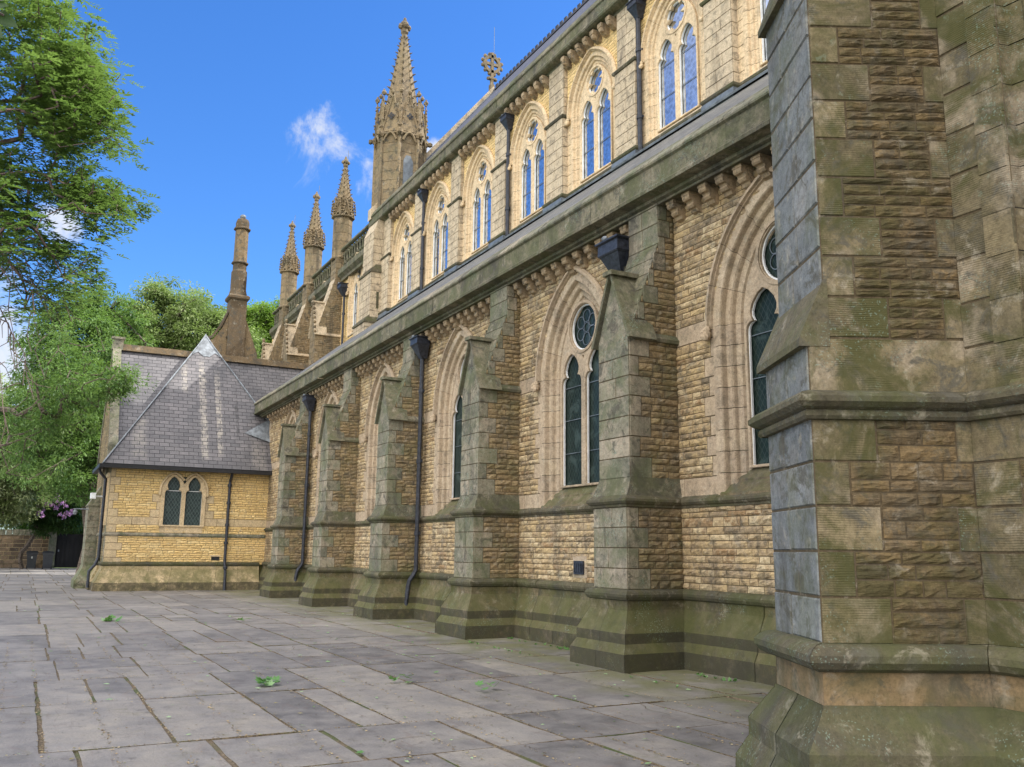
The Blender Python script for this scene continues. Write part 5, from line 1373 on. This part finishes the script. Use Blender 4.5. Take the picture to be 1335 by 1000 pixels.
# ---- foreground ash with compound leaves
def ash_tree():
    rs = np.random.RandomState(21)
    base = (-12.5, -4.6, 0); root = thing('ash_tree', 'large ash tree overhanging from the left with feathery compound leaves', 'tree', base)
    tufts = []
    def seg(x0, y0, x1, y1, n, sp_, X=-12.5, xd=1.0):
        for i in range(n):
            t_ = rs.uniform(0, 1); xx_ = x0+(x1-x0)*t_+rs.normal()*sp_; tufts.append(PXY(xx_ if xx_ < 60 else 60+(xx_-60)*.80, y0+(y1-y0)*t_+rs.normal()*sp_, X+rs.uniform(-xd, xd)))
    seg(-10, 30, 60, 40, 34, 22); seg(60, 60, 90, 90, 18, 14); seg(128, 38, 134, 48, 3, 5); seg(75, 15, 85, 22, 4, 6)
    seg(20, 80, 140, 95, 44, 16); seg(60, 110, 160, 135, 48, 13); seg(110, 75, 150, 90, 14, 8)
    seg(0, 130, 90, 150, 26, 15); seg(120, 140, 175, 150, 14, 9); seg(60, 170, 165, 178, 12, 8); seg(40, 155, 90, 185, 22, 12); seg(160, 178, 178, 184, 4, 3)
    seg(70, 190, 95, 200, 6, 6); seg(-5, 225, 70, 245, 26, 14); seg(90, 250, 180, 262, 30, 9); seg(110, 225, 130, 235, 6, 7); seg(125, 285, 150, 305, 7, 6); seg(150, 265, 185, 270, 6, 4)
    seg(-5, 270, 40, 300, 16, 12); seg(-5, 310, 30, 345, 14, 10); seg(55, 310, 80, 360, 12, 10); seg(80, 320, 100, 335, 6, 7); seg(118, 340, 145, 365, 9, 8); seg(85, 370, 105, 385, 7, 8); seg(45, 370, 70, 390, 6, 7); seg(25, 405, 50, 412, 4, 4)
    seg(-60, 0, -10, 300, 60, 20); seg(-20, -40, 60, -10, 24, 14)
    tufts = np.array(tufts); tufts = np.concatenate([tufts, tufts[rs.permutation(len(tufts))[:int(len(tufts)*.45)]]+rs.normal(size=(int(len(tufts)*.45),3))*.16]); n = len(tufts)
    Cs, Ds, Us, Ls, Ws, Ts = [], [], [], [], [], []
    for k in range(n):
        hh_ = min(1, max(0, (tufts[k][2]-5.2)/3.5)); tone = rs.uniform(.0, .45)+.45*hh_; nl = rs.randint(6, 10)  # higher tufts get lighter leaf tones, painting in light from above
        for q in range(nl):
            a = rs.uniform(0, 2*math.pi); d = np.array([math.cos(a), math.sin(a), rs.uniform(-.45, .35)]); d /= np.linalg.norm(d)
            st = tufts[k]+rs.normal(size=3)*.08; rl_ = rs.uniform(.12, .21)
            side = np.cross(d, [0, 0, 1]); side /= np.linalg.norm(side); upv = np.cross(side, d)
            for j in range(5):
                t_ = .25+.72*j/4; p = st+d*rl_*t_+np.array([0, 0, -.10*rl_*t_*t_*3])
                for s in (-1, 1):
                    if j == 4 and s == 1: dd = d
                    else: dd = d*.65+side*s*.75
                    dd = dd+rs.normal(size=3)*.12
                    Cs.append(p); Ds.append(dd); Us.append(upv+rs.normal(size=3)*.25); Ls.append(rs.uniform(.065, .10)); Ws.append(rs.uniform(.022, .032)); Ts.append(tone+rs.uniform(-.15, .15))
    V = leaf_quads(np.array(Cs), np.array(Ds), np.array(Us), np.array(Ls), np.array(Ws), None)
    quads_mesh('crown', V, np.array(Ts), 'leaf_ash', root)
    bb = MB(); trunk = [np.array([-12.5+.1*z*.3, -4.6+.12*z*.3, z]) for z in np.linspace(0, 5, 6)]
    bb.tube([tuple(p) for p in trunk], [.28,.26,.24,.22,.2,.12], 8); grow(bb, trunk, tufts, .004, .085, rs, wob=.035, step=.35, n=5)
    # bare hanging twigs
    for (x0, y0, x1, y1) in ((0, 290, 45, 440), (5, 300, 20, 480), (0, 330, 55, 400), (0, 400, 45, 520), (10, 420, 30, 500), (20, 320, 70, 420), (0, 450, 12, 560), (40, 340, 95, 420)):
        a = PXY(x0-25, y0-12, -12.6); b = PXY(x1, y1, -12.2); pts = []
        for q in range(8):
            t_ = q/7; p = a+(b-a)*t_+np.array([0, 0, .25*math.sin(math.pi*t_)])+rs.normal(size=3)*.025; pts.append(tuple(p))
        bb.tube(pts, [.010-.0009*i for i in range(8)], 5)
        for q in range(2, 7):
            p = np.array(pts[q]); e = p+rs.normal(size=3)*.16+np.array([0, 0, -.22]); m = (p+e)/2+rs.normal(size=3)*.03; bb.tube([tuple(p), tuple(m), tuple(e)], [.006, .005, .003], 4)
    bb.build('trunk', 'twig', root)
ash_tree()
# ---- leaf shapes for sprigs on the paving and the near twig
def lobed_leaf(mb_, c, ang, size, tilt, tone):
    lobes = [(0, 1.0), (.55, .55), (.8, .92), (1.35, .5), (1.65, .78), (2.3, .35), (2.8, .45), (3.14, .18)]
    pts = [(a, r) for a, r in lobes]+[(-a, r) for a, r in lobes[-2:0:-1]]
    ca, sa = math.cos(ang), math.sin(ang); tx, ty = tilt
    vs = [(c[0], c[1], c[2]+.01)]
    for a, r in pts:
        lx, ly = r*math.cos(a)*size, r*math.sin(a)*size*.9
        z = tx*lx+ty*ly+rnd.uniform(-.1,.1)*size*.5
        vs.append((c[0]+lx*ca-ly*sa, c[1]+lx*sa+ly*ca, c[2]+max(0.004, .012+z)))
    n = len(pts); mb_.add(vs, [(0, i+1, (i+1) % n+1) for i in range(n)], tone)
spr = [((-11.09, 2.73), 'bright green leafy sprig lying in the paving joint nearest the middle left', 13, .085), ((-10.74, 4.30), 'small green leaf cluster on the flagstones at the centre', 7, .085), ((-9.72, 4.94), 'flattened green leaf pair on flagstones nearest the third buttress', 6, .085), ((-21.94, 1.88), 'distant dark green leaf clump on the paving at the left', 8, .13), ((-20.77, 4.48), 'distant small green weed on the paving beside the far buttresses', 5, .11)]
for (x, y), lab, n, sz in spr:
    m_ = MB()
    for k in range(n):
        lobed_leaf(m_, (x+rnd.uniform(-.13,.13), y+rnd.uniform(-.13,.13), rnd.uniform(0,.07)), rnd.uniform(0,6.28), sz*rnd.uniform(.7,1.2), (rnd.uniform(-.1,.9), rnd.uniform(-.3,.3)), rnd.uniform(0,.55))
    o = m_.build('leaf_sprig', 'leaf_fall'); tag(o, lab, 'leaf cluster', 'green leaves fallen on the paving')
m_ = MB()
for k in range(420):
    x = -5-rnd.random()**1.6*26; y = rnd.uniform(-.6, 7.4) if rnd.random() < .7 else rnd.uniform(5.5, 8.0)
    s = rnd.uniform(.012, .05); a = rnd.uniform(0, 6.28)
    if rnd.random() < .25: lobed_leaf(m_, (x, y, .006), a, s*1.2, (rnd.uniform(0,.3), 0), rnd.uniform(.1,.75))
    else:
        d = Vector((math.cos(a), math.sin(a), 0)); e = Vector((-d.y, d.x, 0)); c = Vector((x, y, .012))
        m_.add([tuple(c-d*s), tuple(c+e*s*.35+Vector((0,0,.006))), tuple(c+d*s), tuple(c-e*s*.35)], [(0,1,2,3)], rnd.choice([.3,.55,.66,.7,.95]))
lit = m_
m_ = MB(); xjs = [-8.3, -10.72, -12.6, -14.8]
for k in range(7000):
    if rnd.random() < .62:
        y = rnd.choice([.30, 1.3, 2.32, 3.3, 4.38, 5.5, 6.45, -.04, .80, 1.85, 2.88, 3.85, 4.7])+rnd.gauss(0, .018); x = -5.8-rnd.random()**1.5*12
    elif rnd.random() < .5: x = rnd.choice(xjs)+rnd.gauss(0, .02); y = rnd.uniform(-.5, 7.5)
    else: x = -5.5-rnd.random()**1.5*16; y = rnd.uniform(-.5, 8.0)
    s = rnd.uniform(.004, .016); a = rnd.uniform(0, 6.28); d = Vector((math.cos(a), math.sin(a), 0))*s; e = Vector((-d.y, d.x, 0))*rnd.uniform(.3,.8); c = Vector((x, y, .006))
    m_.add([tuple(c-d), tuple(c+e+Vector((0,0,s*.4))), tuple(c+d), tuple(c-e)], [(0,1,2,3)], rnd.random())
MAT['debris'] = leaf_mat('dry_debris', [(.10,.065,.035), (.20,.14,.08), (.30,.22,.12), (.38,.30,.18), (.09,.11,.04)], .1)
o = m_.build('joint_debris', 'debris'); o['kind'] = 'stuff'; o['label'] = 'dry brown bits and seeds gathered in the paving joints'; o['category'] = 'debris'
m_ = lit
o = m_.build('leaf_litter', 'leaf_fall'); o['kind'] = 'stuff'; o['label'] = 'small fallen leaves and bits scattered over the paving'; o['category'] = 'leaf litter'
# weeds along the wall foot
m_ = MB()
for k in range(60):
    x = rnd.choice([-13.5, -12.8, -11.5, -15, -18.2, -9.5, -14.2])+rnd.uniform(-.5,.5); y = 8.18+rnd.uniform(-.12,.03) if rnd.random() < .7 else 7.15
    for q in range(3): lobed_leaf(m_, (x+rnd.uniform(-.03,.03), y, .0), rnd.uniform(0,6.28), rnd.uniform(.015,.04), (rnd.uniform(.3,1.2), 0), rnd.uniform(0,.4))
o = m_.build('weeds', 'leaf_fall'); o['kind'] = 'stuff'; o['label'] = 'tiny green weeds growing along the foot of the church wall'; o['category'] = 'weeds'
# dark twig in the top left corner, close to the camera
m_ = MB(); 
def PD(x, y, dist): d = pixdir(x, y); return Vector((0, 0, 1.6))+d*dist
st_ = [PD(-160, -40, 2.0), PD(-80, 0, 1.95), PD(-20, 8, 1.9), PD(5, 20, 1.88)]
m_.tube(st_, [.005, .004, .003, .002], 5)
tw = m_.build('twig', 'twig'); tag(tw, 'dark leafy twig poking into the top left corner close by', 'twig')
m_ = MB()
for (x0, y0, x1, y1, wd) in ((-30, 2, 12, 8, .012), (-12, 14, 24, 36, .013), (-25, 20, 4, 50, .014), (-60, 10, -20, 60, .02), (-20, -10, 16, -2, .012)):
    a, b = PD(x0, y0, 1.9), PD(x1, y1, 1.86); d = b-a; e = d.cross(fw).normalized()*wd
    m_.add([tuple(a), tuple(a.lerp(b, .35)+e), tuple(a.lerp(b, .7)+e*.8), tuple(b), tuple(a.lerp(b, .7)-e*.8-fw*.004), tuple(a.lerp(b, .35)-e-fw*.004)], [(0,1,2,3,4,5)], .1)
m_.build('leaf', 'leaf_dark', tw)
# ================================================================== far yard: wall, gate, bins
bwl = thing('boundary_wall', 'dark coursed stone boundary wall with upright coping behind the bins', 'wall', (-76, -4, 0))
m_ = MB(); F = Fr((-76, -14, 0), (0,1,0), (1,0,0))
for k_ in range(8):
    y_ = 0.
    while y_ < 15.7:
        w_ = rnd.uniform(.4, .85); stone(m_, F, y_, min(y_+w_, 15.75), k_*.295, (k_+1)*.295, False, rnd.random(), 0, g=.022, d=.03); y_ += w_
m_.add([F.p(0,0,0), F.p(15.75,0,0), F.p(15.75,2.36,0), F.p(0,2.36,0)], [(0,1,2,3)], .5, 1)
if True:
    m_.box(-76.5, -76.01, -14, 1.75, 0, 2.4, .3, 1)
m_.build('wall', ['dryst', 'ash_vestry'], bwl)
m_ = MB(); y = -14
while y < 1.7: m_.box(-76.5, -75.95, y, y+.40, 2.36, 2.78, rnd.random()); y += .43
m_.build('coping', 'ash_pier', bwl)
for (yy, lab) in ((2.0, 'tall stone slab gatepost beside the bins'), (4.3, 'stone slab gatepost close to the vestry corner')):
    m_ = MB(); m_.prism([(-75.95+0, 0), (-75.55, 0), (-75.55, 2.7), (-75.62, 2.86), (-75.75, 2.92), (-75.88, 2.86), (-75.95, 2.7)], 'y', yy-.25, yy+.25, .6)
    m_.box(-75.5, -75.44, yy-.06, yy+.06, 1.3, 1.36, .1)
    tag(m_.build('gatepost', 'ash_pier'), lab, 'gatepost')
gt_ = thing('gate', 'black solid gate standing shut between the stone gateposts', 'gate', (-75.8, 3.2, 0))
m_ = MB(); m_.box(-75.8, -75.74, 2.27, 4.03, .05, 2.5)
for k in range(6): m_.box(-75.74, -75.72, 2.35+k*.28, 2.37+k*.28, .1, 2.45)
m_.build('panel', 'dark', gt_)
m_ = MB(); m_.box(-75.82, -75.70, 2.2, 2.28, 0, 2.6); m_.box(-75.82, -75.70, 4.02, 4.1, 0, 2.6); m_.build('frame', 'dark', gt_)
m_ = MB(); m_.box(-75.7, -75.66, 2.4, 2.5, 1.2, 1.35); m_.build('latch', 'leaddark', gt_)
def wheelie(x, y, lab, tag_, rot=0):
    t_ = thing('wheelie_bin', lab, 'wheelie bin', (x, y, 0), 'wheelie bins by the boundary wall')
    b = MB()
    def rg_(wx, wy, z, dx=0): return [(x-wx+dx, y-wy, z), (x+wx+dx, y-wy, z), (x+wx+dx, y+wy, z), (x-wx+dx, y+wy, z)]
    b.rings([rg_(.24, .25, .06), rg_(.26, .27, .2), rg_(.36, .33, 1.02), rg_(.39, .36, 1.03), rg_(.39, .36, 1.10)], tone=.5); b.build('body', 'bin', t_)
    l = MB(); l.rings([rg_(.41, .38, 1.10), rg_(.42, .39, 1.14), rg_(.36, .34, 1.22), rg_(.2, .2, 1.25)]); l.tube([(x-.44, y-.3, 1.10), (x-.44, y+.3, 1.10)], .025, 6); l.build('lid', 'bin', t_)
    for s in (-1, 1):
        w_ = MB(); w_.tube([(x-.24, y+s*.24, .12), (x-.24, y+s*.31, .12)], .12, 12); w_.build('wheel', 'gutter', t_)
    if tag_:
        p = MB(); p.box(x+.345, x+.352, y-.04, y+.05, .72, .86); p.build('label', 'binlabel', t_)
    return t_
wheelie(-73.6, .72, 'dark wheelie bin with pale sticker, left of the pair', True)
wheelie(-72.6, 1.72, 'dark wheelie bin right of the pair, nearest the gate', False)
# security camera and lamp on the vestry side
t_ = thing('security_camera', 'white security camera on bracket high on the vestry side wall', 'camera', (-38.1, 2.6, 3.45))
m_ = MB(); m_.rings([[(-38.0+dx, 2.22+dy, 3.40) for dx, dy in ((-.2,-.09),(.2,-.09),(.2,.09),(-.2,.09))], [(-38.0+dx, 2.22+dy, 3.62) for dx, dy in ((-.2,-.09),(.2,-.09),(.2,.09),(-.2,.09))]]); m_.build('housing', 'white', t_)
m_ = MB(); m_.tube([(-38.1, 2.62, 3.5), (-38.1, 2.3, 3.5)], .03, 6); m_.build('bracket', 'white', t_)
t_ = thing('wall_lamp', 'small grey lamp on an arm below the security camera', 'lamp', (-39.4, 2.2, 2.95))
m_ = MB(); m_.tube([(-39.4, 2.2, 3.05), (-39.4, 1.65, 3.05)], .02, 6); m_.build('arm', 'lead', t_)
m_ = MB(); m_.rings([octring(-39.4, 1.72, .04, 3.03), octring(-39.4, 1.72, .09, 2.94), octring(-39.4, 1.72, .07, 2.84), octring(-39.4, 1.72, .03, 2.82)]); m_.build('lamp_head', 'lead', t_)
